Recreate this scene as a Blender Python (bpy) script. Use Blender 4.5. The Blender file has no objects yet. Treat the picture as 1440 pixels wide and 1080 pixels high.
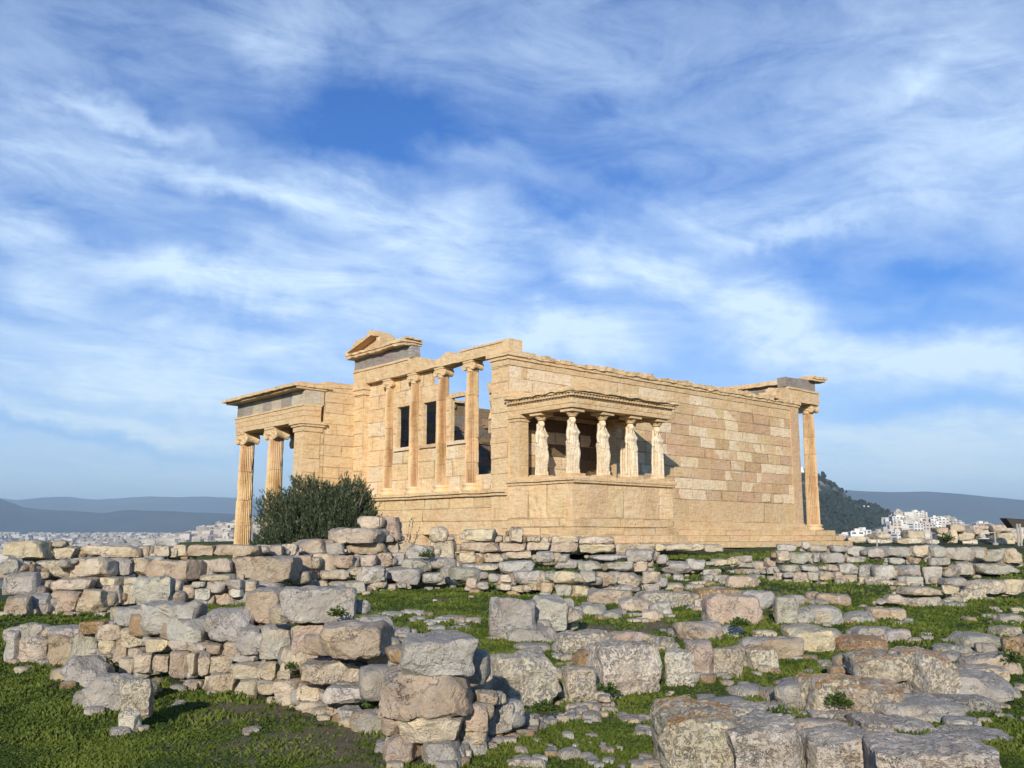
import bpy, math, random
import numpy as np
from mathutils import Vector, Matrix
R = math.radians
random.seed(7)
RNG = np.random.default_rng(11)
scene = bpy.context.scene
COL = scene.collection

# ------------------------------------------------------------------ camera
CAM = np.array([-21.92, -25.364, -0.206]); YAW, PIT, ROLL, FPX = 41.06, 9.387, 0.182, 1271.0
_y, _p, _r = R(YAW), R(PIT), R(ROLL)
FW = np.array([math.sin(_y)*math.cos(_p), math.cos(_y)*math.cos(_p), math.sin(_p)])
_rt = np.array([math.cos(_y), -math.sin(_y), 0.0]); _up = np.cross(_rt, FW)
RT = _rt*math.cos(_r)+_up*math.sin(_r); UP = -_rt*math.sin(_r)+_up*math.cos(_r)
cd = bpy.data.cameras.new('camera'); cam = bpy.data.objects.new('camera', cd); COL.objects.link(cam)
cam.matrix_world = Matrix(((RT[0], UP[0], -FW[0], CAM[0]), (RT[1], UP[1], -FW[1], CAM[1]), (RT[2], UP[2], -FW[2], CAM[2]), (0, 0, 0, 1)))
cd.sensor_width = 36; cd.lens = FPX/1440*36; cd.clip_start = 0.1; cd.clip_end = 60000
scene.camera = cam

def ray(px, py):
    return FW + RT*((px-720)/FPX) + UP*((540-py)/FPX)
def at(px, py, d):
    return CAM + ray(px, py)*d

# ------------------------------------------------------------------ light
SUN_AZ, SUN_EL = 230.0, 19.0           # azimuth clockwise from north (+y)
sl = bpy.data.lights.new('sun', 'SUN'); sl.energy = 4.7; sl.angle = R(0.6); sl.color = (1.0, 0.91, 0.76)
so = bpy.data.objects.new('sun', sl); COL.objects.link(so)
sd = Vector((math.sin(R(SUN_AZ))*math.cos(R(SUN_EL)), math.cos(R(SUN_AZ))*math.cos(R(SUN_EL)), math.sin(R(SUN_EL))))
so.rotation_euler = sd.to_track_quat('Z', 'Y').to_euler(); so.location = (-30, -40, 30)
scene.view_settings.view_transform = 'Standard'; scene.view_settings.look = 'None'
scene.view_settings.gamma = 1; scene.view_settings.use_curve_mapping = False
scene.view_settings.exposure = 0.3
scene.cycles.max_bounces = 6; scene.cycles.diffuse_bounces = 3; scene.cycles.volume_bounces = 0
scene.cycles.transparent_max_bounces = 8

world = bpy.data.worlds.new('World'); scene.world = world; world.use_nodes = True
class NT:
    def __init__(s, tree): s.t = tree; s.n = tree.nodes; s.l = tree.links
    def add(s, typ, **kw):
        nd = s.n.new(typ)
        for k, v in kw.items():
            if k == 'inp':
                for kk, vv in v.items():
                    if isinstance(vv, bpy.types.NodeSocket): s.l.new(vv, nd.inputs[kk])
                    else: nd.inputs[kk].default_value = vv
            else: setattr(nd, k, v)
        return nd
    def math(s, op, a, b=0.0, c=None, clamp=False):
        inp = {0: a, 1: b}
        if c is not None: inp[2] = c
        return s.add('ShaderNodeMath', operation=op, use_clamp=clamp, inp=inp).outputs[0]
    def mix(s, f, a, b, mode='MIX'):
        nd = s.add('ShaderNodeMix', data_type='RGBA', blend_type=mode)
        for k, v in ((0, f), (6, a), (7, b)):
            if isinstance(v, bpy.types.NodeSocket): s.l.new(v, nd.inputs[k])
            else: nd.inputs[k].default_value = (tuple(v)+(1,) if k and len(v) == 3 else v)
        return nd.outputs[2]
    def noise(s, vec, scale, detail=4, rough=0.55, dist=0.0, out=0):
        return s.add('ShaderNodeTexNoise', inp={'Vector': vec, 'Scale': scale, 'Detail': detail, 'Roughness': rough, 'Distortion': dist}).outputs[out]
    def ramp(s, f, pts):
        nd = s.add('ShaderNodeValToRGB', inp={0: f}); e = nd.color_ramp.elements
        while len(e) < len(pts): e.new(0.5)
        for k, (p, c) in enumerate(pts):
            e[k].position = p; e[k].color = (c, c, c, 1) if not hasattr(c, '__len__') else tuple(c)+(1,)
        return nd.outputs[0]

HAZE_COL = (.58, .79, 1.0, 1); HAZE_DENS = 9.5e-5
def build_sky():
    w = NT(world.node_tree); w.n.clear()
    sky = w.add('ShaderNodeTexSky', sky_type='NISHITA', sun_disc=False)
    sky.sun_elevation = R(SUN_EL); sky.sun_rotation = R(SUN_AZ); sky.altitude = 200
    sky.air_density = 1.0; sky.dust_density = 0.6; sky.ozone_density = 2.5
    tc = w.add('ShaderNodeTexCoord').outputs['Generated']
    sep = w.add('ShaderNodeSeparateXYZ', inp={0: tc})
    # azimuth / elevation of the direction, in degrees
    az = w.math('DEGREES', w.math('ARCTAN2', sep.outputs[0], sep.outputs[1]))
    el = w.math('DEGREES', w.math('ARCSINE', sep.outputs[2]))
    ae = w.add('ShaderNodeCombineXYZ', inp={0: az, 1: el, 2: 0.0}).outputs[0]
    # wisps: warp the coordinates so that cloud edges fray
    wn = w.noise(ae, 0.12, 5, 0.6, out=1)
    wv = w.add('ShaderNodeVectorMath', operation='SUBTRACT', inp={0: wn, 1: (0.5, 0.5, 0.5)}).outputs[0]
    wv = w.add('ShaderNodeVectorMath', operation='SCALE', inp={0: wv, 'Scale': 6.5}).outputs[0]
    aw = w.add('ShaderNodeVectorMath', operation='ADD', inp={0: ae, 1: wv}).outputs[0]
    acc = None
    for (cx, cy, a, b, ang, amp) in CLOUDS:
        dv = ray(cx, cy); dv = dv/np.linalg.norm(dv)
        A0 = math.degrees(math.atan2(dv[0], dv[1])); E0 = math.degrees(math.asin(dv[2]))
        k = 0.0451/(math.cos(R(E0))**0.5)
        mp = w.add('ShaderNodeMapping', vector_type='TEXTURE', inp={0: aw, 'Location': (A0, E0, 0), 'Rotation': (0, 0, R(-ang)), 'Scale': (a*k*1.25, b*k*1.25, 1e6)})
        ln = w.add('ShaderNodeVectorMath', operation='LENGTH', inp={0: mp.outputs[0]}).outputs['Value']
        g = w.add('ShaderNodeMapRange', interpolation_type='SMOOTHSTEP', inp={0: ln, 1: 0.0, 2: 1.7, 3: amp, 4: 0.0}).outputs[0]
        acc = g if acc is None else w.math('ADD', acc, g)
    # fibrous texture in the cloud layer (direction projected on the cloud sheet)
    zz = w.math('ADD', w.math('MAXIMUM', sep.outputs[2], 0.0), 0.09)
    pv = w.add('ShaderNodeCombineXYZ', inp={0: w.math('DIVIDE', sep.outputs[0], zz), 1: w.math('DIVIDE', sep.outputs[1], zz), 2: 0.0}).outputs[0]
    mp = w.add('ShaderNodeMapping', inp={0: pv, 'Rotation': (0, 0, R(-28)), 'Scale': (1.0, 1.7, 1)}).outputs[0]
    f1 = w.noise(mp, 2.0, 12, 0.68, 0.7)
    mp2 = w.add('ShaderNodeMapping', inp={0: ae, 'Rotation': (0, 0, R(14)), 'Scale': (0.5, 1.6, 1)}).outputs[0]
    f2 = w.noise(mp2, 0.2, 12, 0.66, 1.0)
    f = w.math('ADD', w.math('MULTIPLY', f1, 0.45), w.math('MULTIPLY', f2, 0.55))
    fs = w.add('ShaderNodeMapRange', inp={0: f, 1: 0.36, 2: 0.68, 3: 0.0, 4: 1.0}).outputs[0]
    dens = w.math('ADD', w.math('MULTIPLY', acc, w.math('ADD', w.math('MULTIPLY', fs, .85), 0.52)), w.math('ADD', w.math('MULTIPLY', fs, 0.26), 0.0))
    hz = w.add('ShaderNodeMapRange', interpolation_type='SMOOTHSTEP', inp={0: el, 1: 0.0, 2: 17.0, 3: 0.66, 4: 0.0}).outputs[0]
    dens = w.math('MULTIPLY', w.math('ADD', dens, hz), 1.0, clamp=True)
    dens = w.math('MINIMUM', dens, 0.93)
    base = w.mix(1.0, sky.outputs[0], SKY_TINT, 'MULTIPLY')
    lowf = w.add('ShaderNodeMapRange', interpolation_type='SMOOTHSTEP', inp={0: el, 1: 0.0, 2: 26.0, 3: 0.0, 4: 1.0}).outputs[0]
    ccol = w.mix(lowf, CLOUD_LOW, CLOUD_HIGH)
    col = w.mix(dens, base, ccol)
    bg = w.add('ShaderNodeBackground', inp={0: col, 1: 0.145})
    w.l.new(bg.outputs[0], w.add('ShaderNodeOutputWorld').inputs[0])
SKY_TINT = (0.185, 0.46, 0.86); CLOUD_LOW = (4.8, 5.9, 6.6); CLOUD_HIGH = (4.6, 5.8, 7.1)
CLOUDS = [(315,268,95,16,8,.6),(175,165,95,11,15,.4),(60,185,90,40,5,.22),(30,312,52,24,10,.5),(100,270,150,60,10,.22),
 (520,300,110,40,15,.4),(655,300,85,45,20,.45),(560,335,190,34,20,.35),(275,392,95,22,10,.5),(470,385,90,42,10,.4),
 (600,430,190,30,10,.4),(350,425,240,36,8,.28),(40,395,75,26,5,.45),(840,345,80,28,15,.45),(935,385,110,26,12,.55),
 (1000,310,80,32,10,.3),(1115,325,80,14,0,.45),(1080,455,65,36,25,.55),(1220,490,170,32,12,.45),(1390,500,100,22,0,.35),
 (850,460,90,38,0,.4),(760,475,90,36,0,.3),(370,40,120,55,10,.28),(400,80,55,28,30,.25),(1290,105,45,13,-5,.35),
 (1370,130,180,130,0,.34),(900,130,200,70,-10,.18),(1150,240,240,80,-10,.2),(760,40,200,55,0,.16),(40,60,120,60,0,.2),(110,500,130,20,5,.4),
 (260,478,150,22,5,.32),(230,556,250,16,4,.38),(130,592,200,11,3,.3),(420,520,150,30,5,.3),(1300,612,260,17,3,.4),
 (1250,660,260,18,0,.2),(620,190,170,45,10,-.16),(880,255,90,26,0,-.2),(1250,448,110,12,5,-.22),(450,150,100,60,12,-.14),(560,60,120,30,12,.18),(700,230,120,14,14,.22),
 (1330,385,60,18,5,-.2),(1340,572,150,12,3,-.2),(100,612,160,9,3,-.25),(1350,250,120,60,-10,.15)]
build_sky()

# ------------------------------------------------------------------ numpy noise
_perm = RNG.random((64, 64, 64))
def vnoise(P):
    P = np.asarray(P, float); i = np.floor(P).astype(int); f = P-i; f = f*f*(3-2*f)
    r = 0
    for dx in (0, 1):
        for dy in (0, 1):
            for dz in (0, 1):
                w = (f[..., 0] if dx else 1-f[..., 0])*(f[..., 1] if dy else 1-f[..., 1])*(f[..., 2] if dz else 1-f[..., 2])
                r = r+w*_perm[(i[..., 0]+dx) % 64, (i[..., 1]+dy) % 64, (i[..., 2]+dz) % 64]
    return r*2-1
def fbm(P, oct=3, gain=0.5):
    r = 0; a = 1; P = np.asarray(P, float)
    for k in range(oct):
        r = r+a*vnoise(P*(2**k)+k*7.31); a *= gain
    return r
def vfbm(P, oct=2):
    P = np.asarray(P, float)
    return np.stack([fbm(P+k*17.7, oct) for k in range(3)], -1)
def sstep(a, b, x):
    t = np.clip((np.asarray(x, float)-a)/(b-a), 0, 1); return t*t*(3-2*t)

# ------------------------------------------------------------------ mesh helper
class MB:
    def __init__(s): s.v = []; s.f = []; s.c = []; s.m = []; s.nv = 0
    def add(s, V, F, col=(1, 1, 1), mi=0):
        V = np.asarray(V, float).reshape(-1, 3)
        s.v.append(V); s.f += [tuple(int(i)+s.nv for i in f) for f in F]; s.m += [mi]*len(F)
        c = np.asarray(col, float)
        s.c.append(np.broadcast_to(c, (len(V), 3)) if c.ndim == 1 else c); s.nv += len(V)
    def build(s, name, mats, parent=None, smooth=False, label=None):
        me = bpy.data.meshes.new(name); V = np.concatenate(s.v)
        me.from_pydata(V.tolist(), [], s.f)
        if not isinstance(mats, (list, tuple)): mats = [mats]
        for m in mats: me.materials.append(m)
        if len(mats) > 1: me.polygons.foreach_set('material_index', s.m)
        C = np.ones((s.nv, 4)); C[:, :3] = np.concatenate(s.c)
        a = me.color_attributes.new('Col', 'FLOAT_COLOR', 'POINT'); a.data.foreach_set('color', C.ravel())
        if smooth: me.polygons.foreach_set('use_smooth', [True]*len(me.polygons))
        me.update()
        o = bpy.data.objects.new(name, me); COL.objects.link(o)
        if parent: o.parent = parent
        if label: o['label'] = label
        return o

def fast_mesh(name, V, F, k, mat, C=None, smooth=False, parent=None):
    """V (n,3), F (m,k) arrays"""
    me = bpy.data.meshes.new(name); me.vertices.add(len(V)); me.vertices.foreach_set('co', V.astype(np.float32).ravel())
    me.loops.add(F.size); me.loops.foreach_set('vertex_index', F.astype(np.int32).ravel())
    me.polygons.add(len(F)); me.polygons.foreach_set('loop_start', np.arange(0, F.size, k, dtype=np.int32))
    if C is not None:
        a = me.color_attributes.new('Col', 'FLOAT_COLOR', 'POINT'); CC = np.ones((len(V), 4), np.float32); CC[:, :3] = C
        a.data.foreach_set('color', CC.ravel())
    if smooth: me.polygons.foreach_set('use_smooth', np.ones(len(F), bool))
    me.materials.append(mat); me.update(calc_edges=True); me.validate()
    o = bpy.data.objects.new(name, me); COL.objects.link(o)
    if parent: o.parent = parent
    return o

def thing(name, label, cat, loc=(0, 0, 0), group=None):
    o = bpy.data.objects.new(name, None); COL.objects.link(o); o.location = loc; o.empty_display_size = 0.2
    o['label'] = label; o['category'] = cat
    if group: o['group'] = group
    return o
def tag(o, label, cat, group=None, kind=None):
    o['label'] = label
    if cat: o['category'] = cat
    if group: o['group'] = group
    if kind: o['kind'] = kind
    return o

BOXF = [(0, 3, 2, 1), (4, 5, 6, 7), (0, 1, 5, 4), (1, 2, 6, 5), (2, 3, 7, 6), (3, 0, 4, 7)]
def bx(mb, x0, y0, z0, x1, y1, z1, col=(1, 1, 1), mi=0):
    mb.add([(x0, y0, z0), (x1, y0, z0), (x1, y1, z0), (x0, y1, z0), (x0, y0, z1), (x1, y0, z1), (x1, y1, z1), (x0, y1, z1)], BOXF, col, mi)
def cube_grid(nx, ny, nz):
    """unit cube surface grid with welded vertices, coords 0..1"""
    idx = {}; V = []; F = []
    def vid(i, j, k):
        key = (i, j, k)
        if key not in idx: idx[key] = len(V); V.append((i/nx, j/ny, k/nz))
        return idx[key]
    for i in range(nx):
        for j in range(ny):
            F.append((vid(i, j, 0), vid(i, j+1, 0), vid(i+1, j+1, 0), vid(i+1, j, 0)))
            F.append((vid(i, j, nz), vid(i+1, j, nz), vid(i+1, j+1, nz), vid(i, j+1, nz)))
    for i in range(nx):
        for k in range(nz):
            F.append((vid(i, 0, k), vid(i+1, 0, k), vid(i+1, 0, k+1), vid(i, 0, k+1)))
            F.append((vid(i, ny, k), vid(i, ny, k+1), vid(i+1, ny, k+1), vid(i+1, ny, k)))
    for j in range(ny):
        for k in range(nz):
            F.append((vid(0, j, k), vid(0, j, k+1), vid(0, j+1, k+1), vid(0, j+1, k)))
            F.append((vid(nx, j, k), vid(nx, j+1, k), vid(nx, j+1, k+1), vid(nx, j, k+1)))
    return np.array(V), F
_cg = {}
def rbox(mb, p0, p1, seg=0.2, amp=0.015, col=(1, 1, 1), freq=2.2, mi=0, topamp=0.0, rotz=0.0):
    """box with worn, uneven surfaces; topamp eats the upper edge"""
    p0 = np.array(p0, float); p1 = np.array(p1, float); d = p1-p0
    n = tuple(int(max(1, min(90, round(a/seg)))) for a in d)
    if n not in _cg: _cg[n] = cube_grid(*n)
    V, F = _cg[n]; P = p0+V*d
    P2 = P+vfbm(P*freq+3.3)*amp
    if topamp: P2[:, 2] -= V[:, 2]**3*topamp*np.clip(fbm(P*np.array([1, 1, 0])*1.3+9, 3)+.1, 0, 1)
    if rotz:
        c = (p0+p1)/2; q = P2-c; cs, sn = math.cos(rotz), math.sin(rotz)
        P2 = c+np.stack([q[:, 0]*cs-q[:, 1]*sn, q[:, 0]*sn+q[:, 1]*cs, q[:, 2]], 1)
    mb.add(P2, F, col, mi)
def prism(mb, poly, a, b, axis='y', col=(1, 1, 1), mi=0):
    n = len(poly); V = []
    for t in (a, b):
        for (u, w) in poly: V.append((u, t, w) if axis == 'y' else (t, u, w))
    F = [tuple(range(n)), tuple(range(2*n-1, n-1, -1))]+[(i, i+n, (i+1) % n+n, (i+1) % n) for i in range(n)]
    mb.add(V, F, col, mi)
def lathe(mb, cx, cy, prof, n=32, col=(1, 1, 1), cap=True, flute=0.0, nf=24, mi=0):
    V = []; F = []; th = np.arange(n)*2*math.pi/n
    fl = 1-flute*np.abs(np.sin(th*nf/2)) if flute else np.ones(n)
    for item in prof:
        r, z = item[0], item[1]; ox, oy = (item[2], item[3]) if len(item) > 2 else (0, 0)
        u = fl if (len(item) < 5 or item[4]) else 1
        V += np.stack([cx+ox+r*u*np.cos(th), cy+oy+r*u*np.sin(th), np.full(n, z)], 1).tolist()
    for k in range(len(prof)-1):
        for i in range(n):
            j = (i+1) % n; F.append((k*n+i, k*n+j, (k+1)*n+j, (k+1)*n+i))
    if cap: F += [tuple(range(n-1, -1, -1)), tuple((len(prof)-1)*n+i for i in range(n))]
    mb.add(V, F, col, mi)
def tube(mb, pts, rad, n=8, col=(1, 1, 1), mi=0):
    pts = [np.array(p, float) for p in pts]; V = []; F = []
    for i, p in enumerate(pts):
        t = (pts[min(i+1, len(pts)-1)]-pts[max(i-1, 0)]); t = t/(np.linalg.norm(t)+1e-9)
        a = np.cross(t, [0, 0, 1.0]) if abs(t[2]) < .95 else np.cross(t, [1.0, 0, 0]); a /= np.linalg.norm(a); b = np.cross(t, a)
        r = rad[i] if hasattr(rad, '__len__') else rad
        for k in range(n):
            an = 2*math.pi*k/n; V.append(p+(a*math.cos(an)+b*math.sin(an))*r)
    for i in range(len(pts)-1):
        for k in range(n): F.append((i*n+k, i*n+(k+1) % n, (i+1)*n+(k+1) % n, (i+1)*n+k))
    F += [tuple(range(n-1, -1, -1)), tuple((len(pts)-1)*n+k for k in range(n))]
    mb.add(V, F, col, mi)

# ------------------------------------------------------------------ materials
def mat(name, rough=0.85):
    m = bpy.data.materials.new(name); m.use_nodes = True; t = NT(m.node_tree); t.n.clear()
    b = t.add('ShaderNodeBsdfPrincipled', inp={'Roughness': rough}); b.inputs['Specular IOR Level'].default_value = 0.25
    o = t.add('ShaderNodeOutputMaterial'); t.l.new(b.outputs[0], o.inputs[0])
    return m, t, b
def coords(t, which='Object', **kw):
    c = t.add('ShaderNodeTexCoord').outputs[which]
    return t.add('ShaderNodeMapping', inp={0: c, **kw}).outputs[0] if kw else c
def bump(t, b, h, dist, strength=1.0, nrm=None):
    nd = t.add('ShaderNodeBump', inp={'Strength': strength, 'Distance': dist, 'Height': h})
    if nrm is not None: t.l.new(nrm, nd.inputs['Normal'])
    t.l.new(nd.outputs[0], b.inputs['Normal']); return nd.outputs[0]

def marble_mat(name, streak=0.55, tint=(1, 1, 1), cav=False):
    m, t, b = mat(name, 0.8)
    P = coords(t); A = t.add('ShaderNodeAttribute', attribute_name='Col').outputs['Color']
    n1 = t.noise(P, 1.1, 6, 0.6); n2 = t.noise(coords(t, 'Object', Scale=(1, 1, 6)), 2.2, 6, 0.65, 0.6)
    n3 = t.noise(P, 14, 5, 0.7)
    c = t.mix(t.ramp(n1, [(.35, 0), (.7, 1)]), A, t.mix(1.0, A, (0.92, 0.80, 0.66), 'MULTIPLY'))
    c = t.mix(t.math('MULTIPLY', t.ramp(n2, [(.46, 0), (.66, 1)]), streak), c, t.mix(1.0, A, (0.56, 0.42, 0.31), 'MULTIPLY'))
    c = t.mix(t.ramp(n3, [(.62, 0), (.75, .35)]), c, t.mix(1.0, A, (0.45, 0.38, 0.32), 'MULTIPLY'))
    n4 = t.noise(coords(t, 'Object', Scale=(1, 1, .45)), 2.6, 7, .72, 1.2)
    c = t.mix(t.ramp(n4, [(.56, 0), (.68, .6)]), c, t.mix(1.0, A, (0.62, 0.48, 0.36), 'MULTIPLY'))
    c = t.mix(t.ramp(n4, [(.30, .55), (.42, 0)]), c, t.mix(1.0, A, (1.2, 1.22, 1.25), 'MULTIPLY'))
    vw = t.add('ShaderNodeVectorMath', operation='ADD', inp={0: coords(t, 'Object', Scale=(1, 1, 1.8)), 1: t.noise(P, 2, 4, .7, out=1)}).outputs[0]
    vor = t.add('ShaderNodeTexVoronoi', feature='DISTANCE_TO_EDGE', inp={'Vector': vw, 'Scale': 1.3}).outputs['Distance']
    ck = t.math('MULTIPLY', t.ramp(vor, [(0, 1), (.018, 0)]), t.ramp(t.noise(P, 1.4, 2), [(.5, 0), (.58, 1)]))
    c = t.mix(t.math('MULTIPLY', ck, .7*streak), c, (.16, .11, .07))
    c = t.mix(t.ramp(t.noise(P, 5, 4, .6), [(.35, .0), (.7, .35)]), c, t.mix(1.0, A, (1.12, 1.1, 1.05), 'MULTIPLY'))
    if cav:      # folds and hollows darkened: drapery shade put into the colour, plus weathered blotches
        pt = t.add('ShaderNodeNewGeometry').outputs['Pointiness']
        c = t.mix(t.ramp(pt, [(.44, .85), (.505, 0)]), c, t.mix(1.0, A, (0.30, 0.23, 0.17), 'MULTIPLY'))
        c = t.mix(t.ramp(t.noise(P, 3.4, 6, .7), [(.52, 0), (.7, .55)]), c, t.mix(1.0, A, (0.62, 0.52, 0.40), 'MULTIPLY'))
    c = t.mix(1.0, c, tint, 'MULTIPLY')
    t.l.new(c, b.inputs['Base Color'])
    h = t.math('ADD', t.math('MULTIPLY', n3, .5), t.math('ADD', t.math('MULTIPLY', n2, .6), t.noise(P, 5, 6, .6)))
    bump(t, b, h, 0.05, 1.0); return m

def stone_mat(name, lichen=0, spk=0.0):
    m, t, b = mat(name, 0.9)
    P = coords(t); A = t.add('ShaderNodeAttribute', attribute_name='Col').outputs['Color']
    rnd = t.add('ShaderNodeObjectInfo').outputs['Random']
    off = t.add('ShaderNodeCombineXYZ', inp={0: t.math('MULTIPLY', rnd, 37.0), 1: t.math('MULTIPLY', rnd, 71.0), 2: 0.0}).outputs[0]
    P = t.add('ShaderNodeVectorMath', operation='ADD', inp={0: P, 1: off}).outputs[0]
    big = t.noise(P, 2.3, 5, 0.6); mid = t.noise(P, 8, 6, 0.68, .4); fine = t.noise(P, 42, 4, 0.7)
    c = t.mix(t.ramp(big, [(.35, 0), (.65, 1)]), A, t.mix(1.0, A, (0.80, 0.74, 0.68), 'MULTIPLY'))
    c = t.mix(t.ramp(mid, [(.5, 0), (.7, .75)]), c, t.mix(1.0, A, (1.22, 1.10, .92), 'MULTIPLY'))
    c = t.mix(t.ramp(mid, [(.3, .6), (.43, 0)]), c, t.mix(1.0, A, (.66, .62, .58), 'MULTIPLY'))
    pale = t.ramp(t.noise(P, 5.5, 7, .75, 1.0), [(.56, 0), (.64, .6)])
    c = t.mix(pale, c, (.62, .60, .55))
    rust = t.ramp(t.noise(P, 3.1, 6, .7, 1.5), [(.64, 0), (.74, .55)])
    c = t.mix(rust, c, (.42, .20, .10))
    # upper faces greyed: dull low-sun light on the tops put into the colour
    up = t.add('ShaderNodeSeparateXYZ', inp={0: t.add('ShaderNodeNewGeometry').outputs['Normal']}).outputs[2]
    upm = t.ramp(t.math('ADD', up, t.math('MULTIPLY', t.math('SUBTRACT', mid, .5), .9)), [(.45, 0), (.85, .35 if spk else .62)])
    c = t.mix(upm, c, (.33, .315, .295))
    vor = t.add('ShaderNodeTexVoronoi', feature='DISTANCE_TO_EDGE', inp={'Vector': t.add('ShaderNodeVectorMath', operation='ADD', inp={0: P, 1: t.noise(P, 3, 5, .7, out=1)}).outputs[0], 'Scale': 3.2}).outputs['Distance']
    crack = t.ramp(vor, [(0, 1), (.022, 0)])
    crack = t.math('MULTIPLY', crack, t.ramp(t.noise(P, 2.7, 2), [(.5, 0), (.6, 1)]))
    c = t.mix(t.math('MULTIPLY', crack, .6), c, (.10, .085, .07))
    h = t.math('ADD', t.math('MULTIPLY', mid, 1.1), t.math('ADD', t.math('MULTIPLY', fine, .22), t.math('MULTIPLY', crack, -.5)))
    if spk:
        pits = t.ramp(t.noise(P, 26, 4, .62, .3), [(.51, 0), (.58, 1)])
        zone = t.ramp(t.noise(P, 3.4, 4, .6), [(.36, .2), (.58, 1)])
        pz = t.math('MULTIPLY', pits, zone)
        c = t.mix(t.math('MULTIPLY', pz, .45*spk), c, (.075, .065, .055))
        h = t.math('ADD', h, t.math('MULTIPLY', pz, -.35))
        wl = t.ramp(t.noise(P, 11, 5, .7, .8), [(.58, 0), (.62, .75)])
        c = t.mix(wl, c, (.66, .65, .60))
    if lichen:
        ol = t.ramp(t.noise(P, 4.2, 6, .7, .6), [(.43, 0), (.54, 1)])
        ol = t.math('MULTIPLY', ol, t.ramp(up, [(.25, .1), (.8, 1)]))
        ol = t.math('MULTIPLY', ol, t.ramp(t.noise(P, 26, 3, .7), [(.40, .1), (.55, 1)]))
        c = t.mix(t.math('MULTIPLY', ol, .9), c, (.58, .27, .05))
    t.l.new(c, b.inputs['Base Color']); h = t.math('ADD', h, t.math('MULTIPLY', t.noise(P, 3.6, 7, .72, .8), 1.6)); bump(t, b, h, 0.085, 1.0); return m

M = {}
M['marble'] = marble_mat('honey_marble'); M['smooth_marble'] = marble_mat('carved_marble', 0.3)
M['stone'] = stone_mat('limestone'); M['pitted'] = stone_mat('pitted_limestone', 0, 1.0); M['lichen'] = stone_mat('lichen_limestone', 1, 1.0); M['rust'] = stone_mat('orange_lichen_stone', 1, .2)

# ------------------------------------------------------------------ terrain
ZT = np.array([(0, -1.97), (8, -1.95), (12, -1.88), (16, -1.72), (20, -1.58), (24, -1.42), (28, -1.27), (32, -1.08), (36, -.95), (42, -.82), (60, -.78), (1e6, -.78)])
F2 = np.array([math.sin(_y), math.cos(_y)]); R2 = np.array([math.cos(_y), -math.sin(_y)])
def Hn(x, y):
    """smooth ground height of the rock plateau (before small bumps)"""
    x = np.asarray(x, float); y = np.asarray(y, float)
    dx, dy = x-CAM[0], y-CAM[1]; df = dx*F2[0]+dy*F2[1]; lr = dx*R2[0]+dy*R2[1]
    z = np.interp(np.clip(df, 0, None), ZT[:, 0], ZT[:, 1])
    pit = sstep(-3.9, -2.6, y)*sstep(-.2, -1.4, x)
    z = z*(1-pit)+(-3.2)*pit
    # rim of the rock: falls to the plain on every side
    e = np.maximum.reduce([sstep(30, 90, y), sstep(120, 220, x), sstep(-70, -140, x), sstep(-90, -200, y)])
    return z, e, df, lr
def Hgt(x, y):
    z, e, df, lr = Hn(x, y)
    x = np.asarray(x, float); y = np.asarray(y, float)
    P = np.stack([x, y, x*0], -1)
    near = z+fbm(P*.55, 3)*.05*sstep(2, 8, np.hypot(x-CAM[0], y-CAM[1]))+fbm(P*2.4+5, 2)*.018
    D = np.hypot(x-CAM[0], y-CAM[1]); az = np.degrees(np.arctan2(x-CAM[0], y-CAM[1]))
    plain = -90+sstep(500, 2600, D)*45+sstep(2000, 9000, D)*38
    plain = plain+66*np.exp(-((az-26.5)/5.5)**2)*sstep(1200, 2600, D)*(1-sstep(3000, 5200, D))
    plain = plain+fbm(P*.0011, 3)*10*sstep(800, 2500, D)
    pxx = 720+FPX*np.tan(np.radians(np.clip(az-YAW, -80, 80)))
    crest = (750-np.interp(pxx, [1150, 1200, 1250, 1268, 1300, 1345, 1400, 1500, 1700], [762, 752, 731, 726, 735, 744, 748, 749, 752]))*1500/FPX
    wgt = np.clip((D-650)/850, 0, 1)**1.25*(1-sstep(1600, 3200, D))*sstep(56, 59.5, az)
    plain = plain*(1-wgt)+(crest)*wgt
    return near*(1-e)+plain*e
def on_ground(px, py, lo=4.0, hi=60.0):
    r = ray(px, py); ds = np.linspace(lo, hi, 900); P = CAM+r*ds[:, None]
    z = Hgt(P[:, 0], P[:, 1]); below = np.where(P[:, 2] < z)[0]
    return float(ds[below[0]]) if len(below) else hi

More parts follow.
